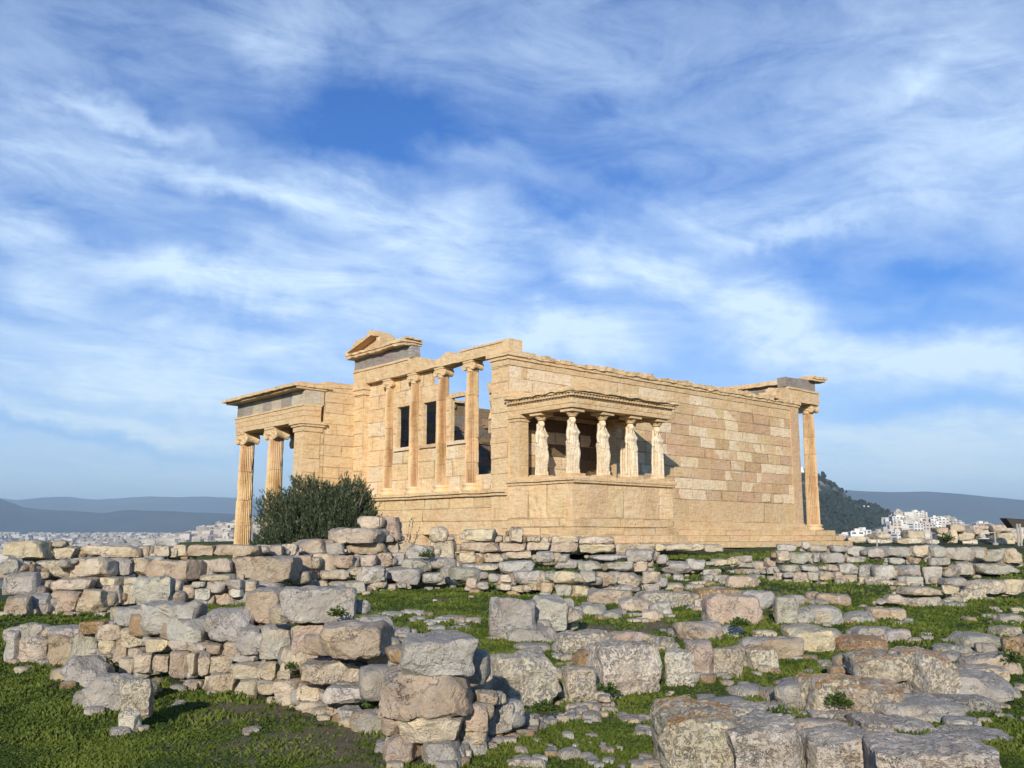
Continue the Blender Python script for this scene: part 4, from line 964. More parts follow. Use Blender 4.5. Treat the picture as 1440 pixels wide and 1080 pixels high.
group('low wall beside the leaning stack', 'in the low wall by the stack', [(140,808,258,928,'p'),(240,800,364,934,'g',{'b':.8}),(150,920,250,1062,'g'),(230,950,262,1036,'p'),(370,864,420,905,'g'),(420,866,475,918,'g'),(480,860,550,912,'g'),(555,858,602,895,'g'),(600,850,632,886,'g'),(620,836,684,858,'g'),(680,812,735,854,'g'),(718,800,780,846,'c'),(722,776,775,808,'p'),(200,756,300,816,'p'),(368,966,424,1012,'g'),(335,984,372,1015,'c'),(262,930,330,1000,'o'),(322,925,372,980,'p'),(372,915,440,968,'o'),(436,912,520,960,'o'),(515,900,600,935,'o'),(595,888,690,915,'o'),(256,985,340,1045,'o'),(336,1006,420,1040,'p'),(130,985,170,1060,'g')], *Cc, poly=PN, back=.1)
group('small stones in the near grass', 'in the grass beyond the low wall', [(660,1042,745,1074,'g',{'b':.3}),(340,1038,520,1095,'s'),(900,1046,965,1080,'g',{'b':.3}),(895,914,966,946,'g',{'flat':1}),(815,860,950,894,'p',{'flat':1}),(500,1004,560,1025,'g',{'flat':1}),(530,598,590,625,'w',{'flat':1}),(902,1046,968,1085,'g',{'b':.3}),(745,995,760,1008,'w',{'b':.3}),(610,1015,635,1030,'g',{'b':.3})], *Cc)
group('stones of the middle clearing', 'around the pink block of the middle clearing', [(362,322,560,386,'o',{'b':.8}),(355,366,415,416,'s'),(540,334,712,424,'g',{'b':.3}),(410,352,644,486,'p',{'b':.6,'t':.7,'d':15.0,'l':'wide pinkish banded boulder raised in the middle clearing'}),(380,456,455,500,'w',{'flat':1}),(462,480,570,526,'g',{'b':.3}),(276,460,484,548,'p',{'b':.3}),(700,360,790,480,'g'),(722,352,822,412,'g',{'dd':.3}),(800,366,875,396,'g'),(755,410,880,480,'g',{'b':.3}),(860,415,965,480,'c'),(784,470,846,494,'c',{'b':.3}),(610,498,706,536,'c',{'b':.3}),(875,342,1036,400,'p',{'dd':.2}),(840,395,1000,480,'g',{'b':.3}),(1000,424,1126,480,'g',{'b':.3})], *D_)
group('small stones by the right lawn', 'on the grass right of the middle row', [(890,628,960,660,'g',{'b':.3}),(808,664,882,692,'c',{'b':.3}),(876,652,905,672,'c',{'b':.3}),(1044,482,1130,524,'g')], *D_)
PE = [(1060, 818), (1200, 820), (1310, 826), (1440, 812)]
group('top course of the right back wall', 'on top of the right back wall', [(704-720,136,792-720,166,'g'),(832-720,138,914-720,168,'c'),(810-720,126,838-720,158,'w'),(210,140,280,168,'g'),(278,144,366,190,'g'),(366,148,436,192,'g'),(436,146,566,192,'g'),(560,138,630,192,'c'),(625,138,700,190,'g'),(692,148,812,206,'g'),(806,148,860,196,'g'),(850,160,960,212,'g'),(940,152,1030,218,'c')], *E_, poly=PE, back=1.3, block=.7)
group('second course of the right back wall', 'in the second course of the right back wall', [(704-720,162,755-720,205,'c'),(750-720,170,858-720,218,'g'),(855-720,170,880-720,210,'g'),(170,170,270,216,'g'),(272,190,310,214,'g'),(310,185,365,212,'g'),(460,192,525,220,'g'),(550,192,580,218,'p'),(630,192,720,230,'g'),(686,226,770,276,'g',{'b':.3}),(746,210,812,266,'g'),(806,214,1022,268,'g'),(655-720,192,720-720,236,'p')], *E_, poly=PE, back=.8, block=.6)
group('third course of the right back wall', 'in the third course of the right back wall', [(0,222,88,254,'g'),(86,222,158,252,'g'),(158,226,195,250,'g'),(192,222,246,250,'p'),(246,216,328,262,'g'),(330,222,400,276,'g'),(398,222,488,288,'g'),(496,222,596,272,'g'),(604,230,690,310,'g',{'b':.8}),(-60,232,10,262,'g')], *E_, poly=PE, back=.4, block=.7)
group('lowest course of the right back wall', 'in the lowest course of the right back wall', [(-30,254,10,290,'p'),(10,254,50,278,'g'),(50,254,114,292,'p'),(112,252,156,290,'g'),(156,250,224,290,'p'),(220,250,262,292,'p'),(262,264,318,300,'c'),(330,274,365,304,'c'),(358,274,412,306,'c'),(418,286,488,314,'c'),(490,268,536,300,'g'),(528,270,606,320,'g')], *E_, poly=PE, back=.0, block=.6)
group('stones of the right cross wall', 'in the cross wall on the right', [(686,276,790,312,'g'),(520,314,688,354,'p'),(686,310,754,346,'c'),(790,286,960,352,'s'),(732,326,884,410,'s',{'b':.6}),(700,356,796,440,'s'),(486,352,716,460,'s',{'b':.7}),(440,348,520,390,'c'),(406,370,445,390,'c',{'b':.3}),(940,282,1035,346,'c')], *E_, dist=(1230,17.6,1440,19.5))
group('scattered stones of the right clearing', 'in the right clearing', [(374,404,534,460,'p'),(480,460,578,480,'c',{'flat':1}),(324,482,490,550,'g'),(440,488,560,552,'g',{'b':.3}),(246,524,486,604,'o'),(770,442,816,464,'c',{'b':.3}),(860,434,896,450,'c',{'b':.3}),(900,400,920,420,'c',{'b':.3}),(975,400,1030,428,'c'),(918,430,1030,472,'g'),(586,508,630,524,'c',{'b':.3}),(590,530,612,540,'w',{'b':.3}),(545,574,580,598,'c',{'b':.3}),(60,472,124,494,'c',{'b':.3})], *E_)
group('rocks of the right rise', 'in the rocks along the right edge', [(764,514,960,580,'g'),(836,552,940,612,'g',{'b':.3}),(664,558,836,612,'g',{'flat':1}),(600,586,800,640,'g'),(910,480,1030,530,'s'),(950,530,1035,625,'o',{'n':'lichen'}),(804,600,1030,690,'p'),(740,650,990,740,'c'),(676,684,1030,818,'g',{'b':.3,'t':.7})], *E_)
group('lichen covered blocks at the right', 'among the right lichen blocks', [(330,592,640,700,'s',{'b':.7,'n':'lichen','t':.7,'d':9.6,'l':'long raised bench of lichen-crusted stone, back part'}),(560,592,790,762,'s',{'b':.5,'n':'lichen','t':.8,'d':9.3,'l':'long grey-topped block right of the lichen bench'}),(112,690,340,840,'s',{'b':.6,'n':'lichen','t':.6,'d':8.7,'l':'left end of the orange lichen-crusted bench block'}),(240,715,560,845,'s',{'b':.6,'n':'lichen','t':.6,'d':8.6,'l':'orange lichen-crusted shelf in front of the long bench block'}),
  (570,752,720,815,'g',{'b':.3}),(640,780,950,850,'g',{'flat':1}),(410,786,825,892,'g',{'b':.5}),(360,862,680,938,'s',{'b':.5}),(985,866,1030,890,'g',{'flat':1}),(130,840,380,895,'s',{'flat':1}),(-20,795,130,850,'g',{'flat':1}),(-280,806,60,878,'s',{'flat':1})], *E_)
group('huge pitted blocks in the foreground', 'in the foreground row', [(-516,816,-138,1150,'s',{'b':.8,'d':6.35,'t':.8,'n':'lichen','l':'huge pitted pale block at the bottom, leftmost of the foreground row'}),(-200,870,172,1165,'s',{'b':.8,'d':6.15,'t':.75,'l':'huge pitted block, second in the foreground row'}),(150,905,445,1165,'s',{'b':.8,'d':6.35,'t':.7,'l':'pitted block with pink stains, third in the foreground row'}),(440,962,1040,1190,'s',{'b':.8,'d':5.85,'t':.75,'l':'long pitted slab cut by the bottom right edge'}),(680,920,1035,1012,'g',{'flat':1,'d':7.6,'t':.8,'l':'flat grey slab behind the long pitted foreground slab'}),(-595,1046,-530,1085,'g',{'b':.3})], *E_)

# ---- rubble packed between and behind the stones (nobody could count it)
def rubble():
    rs = np.random.default_rng(5); V0, F0 = cube_grid(4, 4, 4); V0 = V0*2-1; V0 = V0/((np.abs(V0)**7).sum(1)**(1/7))[:, None]
    F0 = np.array(F0); VV = []; FF = []; CC = []; nv = 0
    def put(x, y, z, sz, cols='gcpocg', dark=(.75, 1.05)):
        nonlocal nv
        P = V0.copy()
        for _ in range(7):
            n = rs.choice([-1, 1], 3)*rs.uniform(.1, 1, 3); n /= np.linalg.norm(n); m = (P@n).max(); dd = P@n-m*rs.uniform(.72, .92); P = P-np.where(dd > 0, dd, 0)[:, None]*n
        P = P*sz+vfbm(P*sz*9+rs.uniform(0, 40), 2)*min(sz)*.12
        an = rs.uniform(-.5, .5)-_y; cs, sn = math.cos(an), math.sin(an)
        P = np.stack([P[:, 0]*cs-P[:, 1]*sn+x, P[:, 0]*sn+P[:, 1]*cs+y, P[:, 2]+z], 1)
        VV.append(P); FF.append(F0+nv); nv += len(P)
        CC.append(np.tile(np.array(SC[cols[rs.integers(len(cols))]])*rs.uniform(*dark), (len(P), 1)))
    for (c, hs, yw, d) in ROCKS:
        if d > 40 or d < 6.5: continue
        zg = float(Hgt(c[0], c[1])); stacked = c[2]-hs[2] > zg+.12; mn = min(hs)
        for k in range(6 if stacked else 4):      # packing behind and between the big stones
            a = rs.uniform(-1, 1)*1.12*hs[0]; s = min(.16, max(.05, mn*rs.uniform(.45, .95)))
            off = R2*a+F2*(rs.uniform(.25, 1.1)*hs[1]); z = c[2]+rs.uniform(-1.0, .35)*hs[2]
            put(c[0]+off[0], c[1]+off[1], z, s*rs.uniform([.9, .8, .6], [1.5, 1.2, .95]))
        for k in range(1):                        # spill at the foot
            off = R2*rs.uniform(-1.3, 1.3)*hs[0]-F2*hs[1]*rs.uniform(.9, 1.5); x, y = c[0]+off[0], c[1]+off[1]; s = rs.uniform(.02, .06)*(1+d/25)
            if not stacked: put(x, y, float(Hgt(x, y))+s*.2, s*np.array([1.2, 1, .7]))
    # flat half-buried slabs of the clearings
    for k in range(170):
        px = rs.uniform(650, 1460); py = rs.uniform(800, 1000)
        if px < 960 and rs.random() < .6: continue
        d = 1.6*FPX/(py-748); P0 = CAM+ray(px, py)*d; x, y = P0[0], P0[1]
        if vnoise(np.array([x*.45, y*.45, 7.3])) < .12: continue
        s = rs.uniform(.08, .22); put(x, y, float(Hgt(x, y))+s*.05, s*rs.uniform([.9, .8, .3], [1.5, 1.3, .6]), 'ggcgp', (.8, 1.05))
    # loose scree scattered over the ground
    for k in range(420):
        px = rs.uniform(-20, 1460); py = 780+290*rs.random()**.8
        d = 1.65*FPX/(py-748); 
        if d > 32: continue
        r = ray(px, py); P0 = CAM+r*d; x, y = P0[0], P0[1]
        if vnoise(np.array([x*.6, y*.6, 3.3])) < .05: continue
        s = rs.uniform(.012, .045)*(1+d/18); z = float(Hgt(x, y))+s*.25
        put(x, y, z, s*rs.uniform([.7, .7, .35], [1.4, 1.4, .7]), 'gcww', (.7, 1))
    o = fast_mesh('rubble', np.concatenate(VV), np.concatenate(FF), 4, M['stone'], np.concatenate(CC)); o['kind'] = 'stuff'
    o['label'] = 'small broken stones packed in the gaps and strewn over the ground'
rubble()

# ================================================================== grass and bush
def leafmat(name, col, col2, trans=0.25):
    m, t, b = mat(name, 0.6)
    A = t.add('ShaderNodeAttribute', attribute_name='Col').outputs['Color']
    c = t.mix(t.add('ShaderNodeSeparateColor', inp={0: A}).outputs[0], col, col2)
    t.l.new(c, b.inputs['Base Color'])
    tr = t.add('ShaderNodeBsdfTranslucent', inp={0: c}); mx = t.add('ShaderNodeMixShader', inp={0: trans, 1: b.outputs[0], 2: tr.outputs[0]})
    t.l.new(mx.outputs[0], [n for n in t.n if n.type == 'OUTPUT_MATERIAL'][0].inputs[0]); return m
def make_grass():
    rs = np.random.default_rng(3); XX = []; SS = []
    for (d0, d1, n, h) in ((4.8, 9, 260000, .024), (9, 14, 200000, .032), (14, 22, 150000, .045), (22, 42, 90000, .055)):
        az = np.radians(rs.uniform(6, 78, n)); D = np.sqrt(rs.uniform(d0*d0, d1*d1, n))
        x = CAM[0]+D*np.sin(az); y = CAM[1]+D*np.cos(az)
        XX.append(np.stack([x, y, D], 1)); SS.append(np.full(n, h))
    P = np.concatenate(XX); S = np.concatenate(SS)
    P[:, :2] += vfbm(np.stack([P[:, 0]*3, P[:, 1]*3, P[:, 0]*0], 1), 2)[:, :2]*.06
    cl = fbm(np.stack([P[:, 0]*2.2, P[:, 1]*2.2, P[:, 0]*0+8], 1), 3)
    keep = rs.random(len(P)) > np.clip(bare_soil(P[:, 0], P[:, 1])*1.25, 0, .97)
    keep &= ~((P[:, 1] > -3.8) & (P[:, 0] < 23.5) & (P[:, 0] > -1.5))
    P, S, cl = P[keep], S[keep], cl[keep]
    ok = np.ones(len(P), bool); edge = np.zeros(len(P))
    for (c, hs, yw, d) in ROCKS:
        dx, dy = P[:, 0]-c[0], P[:, 1]-c[1]; near = np.abs(dx)+np.abs(dy) < 3.2
        if not near.any(): continue
        a = yw-_y; cs, sn = math.cos(a), math.sin(a); u = dx[near]*cs+dy[near]*sn; v = -dx[near]*sn+dy[near]*cs
        ins = (np.abs(u) < hs[0]*.93) & (np.abs(v) < hs[1]*.93); q = np.where(near)[0]; ok[q[ins]] = False
        e = (np.abs(u) < hs[0]+.1) & (np.abs(v) < hs[1]+.1); edge[q[e]] = 1
    P, S, cl, edge = P[ok], S[ok], cl[ok], edge[ok]; n = len(P)
    z = Hgt(P[:, 0], P[:, 1]); h = S*rs.uniform(.5, 1.35, n)*(1+.55*np.clip(cl, -.6, 1))*(1+edge*.35)
    an = rs.uniform(0, 2*math.pi, n); w = (.0022+.0009*P[:, 2])*rs.uniform(.7, 1.3, n)*(1+.9*(rs.random(n) < .25))
    ln = rs.uniform(.1, .75, n)*h; la = rs.uniform(0, 2*math.pi, n)
    b = np.stack([P[:, 0], P[:, 1], z-.008], 1); side = np.stack([np.cos(an), np.sin(an), an*0], 1)*w[:, None]
    mid = b+np.stack([np.cos(la)*ln*.35, np.sin(la)*ln*.35, h*.6], 1); tip = b+np.stack([np.cos(la)*ln, np.sin(la)*ln, h], 1)
    V = np.stack([b-side, b+side, mid+side*.8, mid-side*.8, tip], 1).reshape(-1, 3)
    i = np.arange(n)*5; F = np.concatenate([np.stack([i, i+1, i+2], 1), np.stack([i, i+2, i+3], 1), np.stack([i+3, i+2, i+4], 1)])
    cc = np.clip(.5+cl*.6+rs.normal(0, .22, n), 0, 1); C = np.repeat(cc, 5)[:, None]*np.ones(3)
    o = fast_mesh('grass', V, F, 3, leafmat('grass_blades', (.045, .080, .010), (.15, .185, .030), .3), C)
    o['kind'] = 'stuff'; o['label'] = 'short lush green grass and clover between the ruins'
make_grass()

def leaves_mesh(name, pts, dirs, ln, wd, m, C, parent):
    n = len(pts); a = np.cross(dirs, RNG.normal(size=(n, 3))); a /= np.linalg.norm(a, axis=1)[:, None]
    b = pts; t = pts+dirs*ln[:, None]; mid = pts+dirs*(ln*.45)[:, None]; s = a*wd[:, None]
    V = np.stack([b, mid+s, t, mid-s], 1).reshape(-1, 3); F = np.arange(4*n).reshape(n, 4)
    return fast_mesh(name, V, F, 4, m, np.repeat(C, 4)[:, None]*np.ones(3), parent=parent)
def olive():
    rs = np.random.default_rng(9); base = at(459, 760, 30.0); base[2] = -3.15
    t = thing('olive_bush', 'dense dark green olive bush before the temple porch', 'bush', tuple(base))
    L = leafmat('olive_leaves', (.030, .045, .018), (.145, .17, .095), .2)
    trunk = MB()
    brs = []
    for k in range(11):
        a = rs.uniform(0, 6.28); r = rs.uniform(.5, 1.7); top = np.array([math.cos(a)*r, math.sin(a)*r, rs.uniform(2.6, 4.2)])
        pts = [np.array([math.cos(a)*.12, math.sin(a)*.12, 0]), top*np.array([.35, .35, .4]), top*np.array([.75, .75, .72]), top]
        brs.append(pts); tube(trunk, pts, [.13, .09, .055, .02], 8, (.16, .13, .10))
    bm_, bt, bb = mat('olive_bark', .9); bb.inputs['Base Color'].default_value = (.13, .105, .08, 1)
    trunk.build('trunk', bm_, t)
    pts = []; dirs = []; col = []
    ns = 6500
    for k in range(ns):
        # sprigs spring from a lumpy dome
        u = rs.normal(size=3); u /= np.linalg.norm(u); u[2] = abs(u[2])*1.0-.25
        rad = rs.uniform(.35, 1.0)**.6
        lump = 1+.20*math.sin(u[0]*5+1)*math.cos(u[1]*4+2)+.12*math.sin(u[0]*11+u[2]*7)
        p = np.array([u[0]*2.35, u[1]*1.9, 2.55+u[2]*2.45])*1.0; p[:2] *= rad*lump; p[2] = 2.4+(p[2]-2.4)*rad*lump
        rr = p@np.array([R2[0], R2[1], 0]); p[2] -= max(0, rr-1.1)*.6     # lower towards the right
        dr = np.array([u[0]*.55, u[1]*.55, .95])+rs.normal(size=3)*.22; dr /= np.linalg.norm(dr)
        ln = rs.uniform(.22, .46); c0 = np.clip(rs.normal(.35, .22)+.12*u[2], 0, 1)
        for q in range(13):
            f = q/12; o_ = rs.normal(size=3); o_ -= dr*(o_@dr); o_ /= np.linalg.norm(o_)
            pts.append(p+dr*ln*f); dd = dr*.75+o_*.65*(1-.5*f); dirs.append(dd/np.linalg.norm(dd)); col.append(np.clip(c0+rs.normal(0, .15), 0, 1))
    pts = np.array(pts); n = len(pts)
    leaves_mesh('crown', pts, np.array(dirs), rs.uniform(.09, .15, n), rs.uniform(.012, .021, n), L, np.array(col), t)
    # thin shoots to the right of the bush
    base2 = at(556, 770, 28.5); base2[2] = -2.6
    t2 = thing('shrub', 'thin wispy shrub between the olive bush and the temple basement', 'shrub', tuple(base2))
    pts = []; dirs = []; col = []; st = MB()
    for k in range(42):
        a = rs.uniform(0, 6.28); r = rs.uniform(.1, .9); h = rs.uniform(1.6, 3.3)-abs(r)*.7; top = np.array([math.cos(a)*r, math.sin(a)*r, h]); lo = top*np.array([.3, .3, .35])
        tube(st, [(0, 0, 0), lo, top], [.012, .009, .004], 4, (.1, .08, .06))
        for q in range(34):
            f = rs.uniform(.1, 1); p = lo*(1-f)+top*f; dd = (top-lo)/np.linalg.norm(top-lo)+rs.normal(size=3)*.6; pts.append(p); dirs.append(dd/np.linalg.norm(dd)); col.append(rs.uniform(.2, .8))
    st.build('stems', bm_, t2); n = len(pts)
    leaves_mesh('foliage', np.array(pts), np.array(dirs), rs.uniform(.08, .15, n), rs.uniform(.012, .022, n), L, np.array(col), t2)
olive()
WEED = leafmat('weed_leaves', (.03, .06, .012), (.10, .15, .03), .25)
def weed(px, py, d, s, label):
    rs = np.random.default_rng(int(px)*3); b = at(px, py, d)
    pts = []; dirs = []
    for k in range(260):
        u = rs.normal(size=3); u /= np.linalg.norm(u); u[2] = abs(u[2])*.8; p = u*s*rs.uniform(.1, .75); pts.append(p); dd = u+rs.normal(size=3)*.35; dirs.append(dd/np.linalg.norm(dd))
    n = len(pts); m = leaves_mesh('weed', np.array(pts), np.array(dirs), rs.uniform(.16, .32, n)*s, rs.uniform(.05, .09, n)*s, WEED, rs.uniform(0, 1, n), None)
    m.location = tuple(b); tag(m, label, 'weed', 'weeds growing out of the walls')
for a in [(474, 866, 8.9, .13, 'green weed sprouting beside the big rectangular cap block'), (625, 978, 7.6, .10, 'weed between the leaning stack and the front wall'), (528, 994, 7.6, .16, 'leafy weed in the gap left of the leaning stack'), (410, 940, 8.7, .09, 'weed in a gap of the front wall below the grey block'),
          (228, 928, 10.6, .12, 'weed growing in the front wall, left half'), (150, 945, 11.0, .2, 'grassy tuft at the foot of the front wall by loose rocks'), (600, 783, 21.8, .25, 'weed on the top of the long back wall near the bush'), (760, 832, 20.5, .3, 'tall weed at the foot of the rubble by the lawn'), (765, 1000, 8.1, .15, 'weed beside the huge rounded cream boulder'), (1040, 880, 13.5, .2, 'weed below the wide pinkish boulder'),
          (1180, 990, 8.6, .16, 'weed among the lichen-covered blocks'), (1095, 1010, 7.6, .15, 'dark weed between two huge pitted blocks'), (1420, 930, 11, .2, 'weed at the right edge below the orange rock'), (1330, 760, 26, .3, 'tuft of grass on top of the right back wall'), (560, 1030, 7.3, .10, 'weed at the foot of the low grey stones'), (853, 975, 9.6, .18, 'dry weed under the wedge-shaped cream block')]: weed(*a)

# ================================================================== marble yard, hill, city, mountains, haze
def yard():
    items = [(320,470,380,500,'w'),(400,485,520,525,'c'),(550,465,655,500,'c'),(520,500,665,528,'w'),(755,445,860,500,'c'),(740,495,850,528,'w'),(930,430,1010,468,'p'),(935,468,1024,505,'g'),(995,445,1055,525,'c'),(1015,414,1105,458,'p'),(1060,460,1170,510,'c'),(1130,420,1150,462,'w'),(1140,418,1190,468,'p'),(1172,442,1240,497,'w'),(1185,420,1250,445,'p'),(1262,412,1375,458,'p'),(1280,460,1395,510,'c'),(1080,500,1180,532,'w'),(1230,500,1390,530,'c'),(690,500,760,528,'c'),(860,500,940,530,'w'),(1375,460,1460,525,'c')]
    group('marble blocks stored beyond the right wall', 'in the marble yard behind the right wall', [(a[0], a[1], a[2], a[3], a[4], {'b': .9, 't': 1.2}) for a in items], 1100, 640, .2361, dist=(1170, 50, 1440, 54), block=.9)
    m, t, b = mat('weathered_steel', .6); b.inputs['Base Color'].default_value = (.05, .04, .035, 1)
    sh = thing('shelter', 'dark slanting shelter roof on thin posts at the right edge', 'shelter', tuple(at(1445, 766, 50)))
    k = 50/FPX; mb = MB(); Rv = np.append(R2, 0); Fv = np.append(F2, 0)
    def pt(px, py, back=0): return Rv*((px-1445)*k)+Fv*back+np.array([0, 0, (766-py)*k])
    q = [pt(1418, 729), pt(1452, 731), pt(1452, 741), pt(1428, 743)]; V = [v+Fv*a for a in (0, .7) for v in q]
    mb.add(V, [(0, 1, 2, 3), (7, 6, 5, 4), (0, 4, 5, 1), (1, 5, 6, 2), (2, 6, 7, 3), (3, 7, 4, 0)]); mb.build('roof', m, sh)
    mp, tp, bp = mat('grey_post', .7); bp.inputs['Base Color'].default_value = (.33, .31, .28, 1)
    for x in (1432.5, 1436.5):
        mb = MB(); tube(mb, [pt(x, 768), pt(x, 737)], .06, 8); mb.build('post', mp, sh)
    for k2, (x, y0, y1, lb) in enumerate([(1234, 758, 775, 'short thin metal fence post standing behind the right wall'), (1311, 748, 769, 'thin metal post left of the marble yard middle'), (1400, 747, 765, 'thin metal post before the stored marble blocks')]):
        mb = MB(); p0 = at(x, y1, 40); mb2 = MB(); tube(mb, [(0, 0, 0), (0, 0, (y1-y0)*40/FPX)], .035, 8); tube(mb, [(0, 0, -.04), (0, 0, .06)], .12, 10)
        o = mb.build('fence_post', mp); o.location = tuple(p0); tag(o, lb, 'post', 'thin posts behind the right wall')
yard()

def hill_field(name, prof, D0, wf, wb, mt, amp, freq, nu=200, nv=70, zbase=-90, kind=True):
    """ridge with the profile of the photo at distance D0, slopes of real depth before and behind"""
    p0, p1 = prof[0][0], prof[-1][0]; U = np.linspace(p0, p1, nu); Vv = np.linspace(-1, 1, nv)
    X = np.zeros((nu, nv, 3))
    top = (750-np.interp(U, [p[0] for p in prof], [p[1] for p in prof]))*D0/FPX
    for i, u in enumerate(U):
        r = F2+R2*((u-720)/FPX)
        for j, v in enumerate(Vv):
            D = D0+(v*wf if v < 0 else v*wb); x, y = CAM[0]+r[0]*D, CAM[1]+r[1]*D
            s = (1-abs(v))**.85 if v < 0 else 1-abs(v)**1.3
            X[i, j] = (x, y, zbase+(top[i]-zbase)*s)
    n = fbm(X*freq, 4)*amp; n = n*(1-np.exp(-((np.abs(Vv)/.12)**2)))[None, :]+fbm(X*freq*3, 3)*amp*.12
    X[:, :, 2] += n
    i, j = np.meshgrid(np.arange(nu-1), np.arange(nv-1), indexing='ij')
    F = np.stack([i*nv+j, (i+1)*nv+j, (i+1)*nv+j+1, i*nv+j+1], -1).reshape(-1, 4)
    o = fast_mesh(name, X.reshape(-1, 3), F, 4, mt, smooth=True); o['kind'] = 'structure'
    return X
# wooded limestone hill at the right
m, t, b = mat('hill_rock_and_scrub', .95); P = t.add('ShaderNodeNewGeometry').outputs['Position']
z_ = t.add('ShaderNodeSeparateXYZ', inp={0: P}).outputs[2]
rk = t.mix(t.ramp(t.noise(P, .035, 7, .7), [(.50, 0), (.58, 1)]), (.030, .042, .024), (.20, .18, .15))
rk = t.mix(t.math('MULTIPLY', t.ramp(t.math('DIVIDE', z_, 130.0), [(.40, 1), (.52, 0)]), .95), rk, (.022, .034, .018)); t.l.new(rk, b.inputs['Base Color'])
HP = [(1040, 690), (1070, 662), (1100, 657), (1127, 663), (1140, 666), (1152, 668), (1164, 673), (1176, 682), (1186, 692), (1192, 703), (1205, 708), (1222, 711), (1240, 720), (1252, 730), (1262, 742), (1272, 762), (1280, 790)]
HX = hill_field('wooded_hill', HP, 1900, 750, 500, m, 14, .012, 240, 90, -75)
def forest():
    rs = np.random.default_rng(21); V0, F0 = cube_grid(2, 2, 2); V0 = V0*2-1; V0 /= np.linalg.norm(V0, axis=1)[:, None]; F0 = np.array(F0)
    VV = []; FF = []; CC = []; nv = 0; nu, nn = HX.shape[:2]
    for k in range(9000):
        i = rs.integers(nu); j = rs.integers(2, nn//2+2); p = HX[i, j]+rs.normal(0, 4, 3)*np.array([1, 1, 0]); 
        lim = 68+14*math.sin(i*.11)
        if p[2] > lim and rs.random() > .10: continue
        s = rs.uniform(2.2, 4.6)
        VV.append(V0*np.array([s, s, s*rs.uniform(.8, 1.6)])*rs.uniform(.7, 1.25, (len(V0), 1))+p+np.array([0, 0, s*.4])); FF.append(F0+nv); nv += len(V0); CC.append(np.full((len(V0), 3), rs.random()))
    o = fast_mesh('pine_wood', np.concatenate(VV), np.concatenate(FF), 4, leafmat('far_pines', (.010, .018, .008), (.028, .042, .020), .1), np.concatenate(CC)); o['kind'] = 'stuff'; o['label'] = 'dark pine wood covering the lower slopes of the hill'
forest()
bark, _t, _b = mat('pine_bark', .9); _b.inputs['Base Color'].default_value = (.06, .045, .035, 1)
FP = leafmat('ridge_pines', (.012, .020, .009), (.030, .042, .020), .1)
for k, (px, top, bot, w, kd) in enumerate([(1189, 700, 709, 4, 'c'), (1196, 701, 711, 4, 'c'), (1204, 704, 712, 8, 'p'), (1211, 702, 713, 9, 'p'), (1215, 703, 714, 7, 'p'), (1222, 706, 716, 4, 'c'), (1226, 708, 717, 5, 'c'), (1239, 713, 723, 4, 'c'), (1248, 716, 727, 4, 'c'), (1257, 730, 740, 8, 'p'), (1180, 688, 696, 5, 'p')]):
    D = 1880; rs = np.random.default_rng(k); p = at(px, bot, D); h = (bot-top)*D/FPX; w_ = w*D/FPX/2
    t = thing('cypress_tree' if kd == 'c' else 'pine_tree', f"{'slender dark cypress' if kd == 'c' else 'broad dark pine'} on the hill ridge, {ordw(k+1) if k < 10 else 'above the'} {'along the slope' if k < 10 else 'other trees'}", 'tree', tuple(p), 'trees on the ridge of the wooded hill')
    mb = MB(); tube(mb, [(0, 0, -2), (0, 0, h*.6)], [.5, .3], 6); mb.build('trunk', bark, t)
    n = 420; u = rs.normal(size=(n, 3)); u /= np.linalg.norm(u, axis=1)[:, None]; u *= rs.uniform(.4, 1, (n, 1))
    if kd == 'c': q = np.stack([u[:, 0]*w_, u[:, 1]*w_, h*.52+u[:, 2]*h*.48], 1); q[:, :2] *= (1.15-q[:, 2:3]/h)
    else: q = np.stack([u[:, 0]*w_, u[:, 1]*w_, h*.66+u[:, 2]*h*.32], 1)
    leaves_mesh('crown', q, u/np.linalg.norm(u, axis=1)[:, None], np.full(n, 1.6), np.full(n, .7), FP, rs.random(n), t)

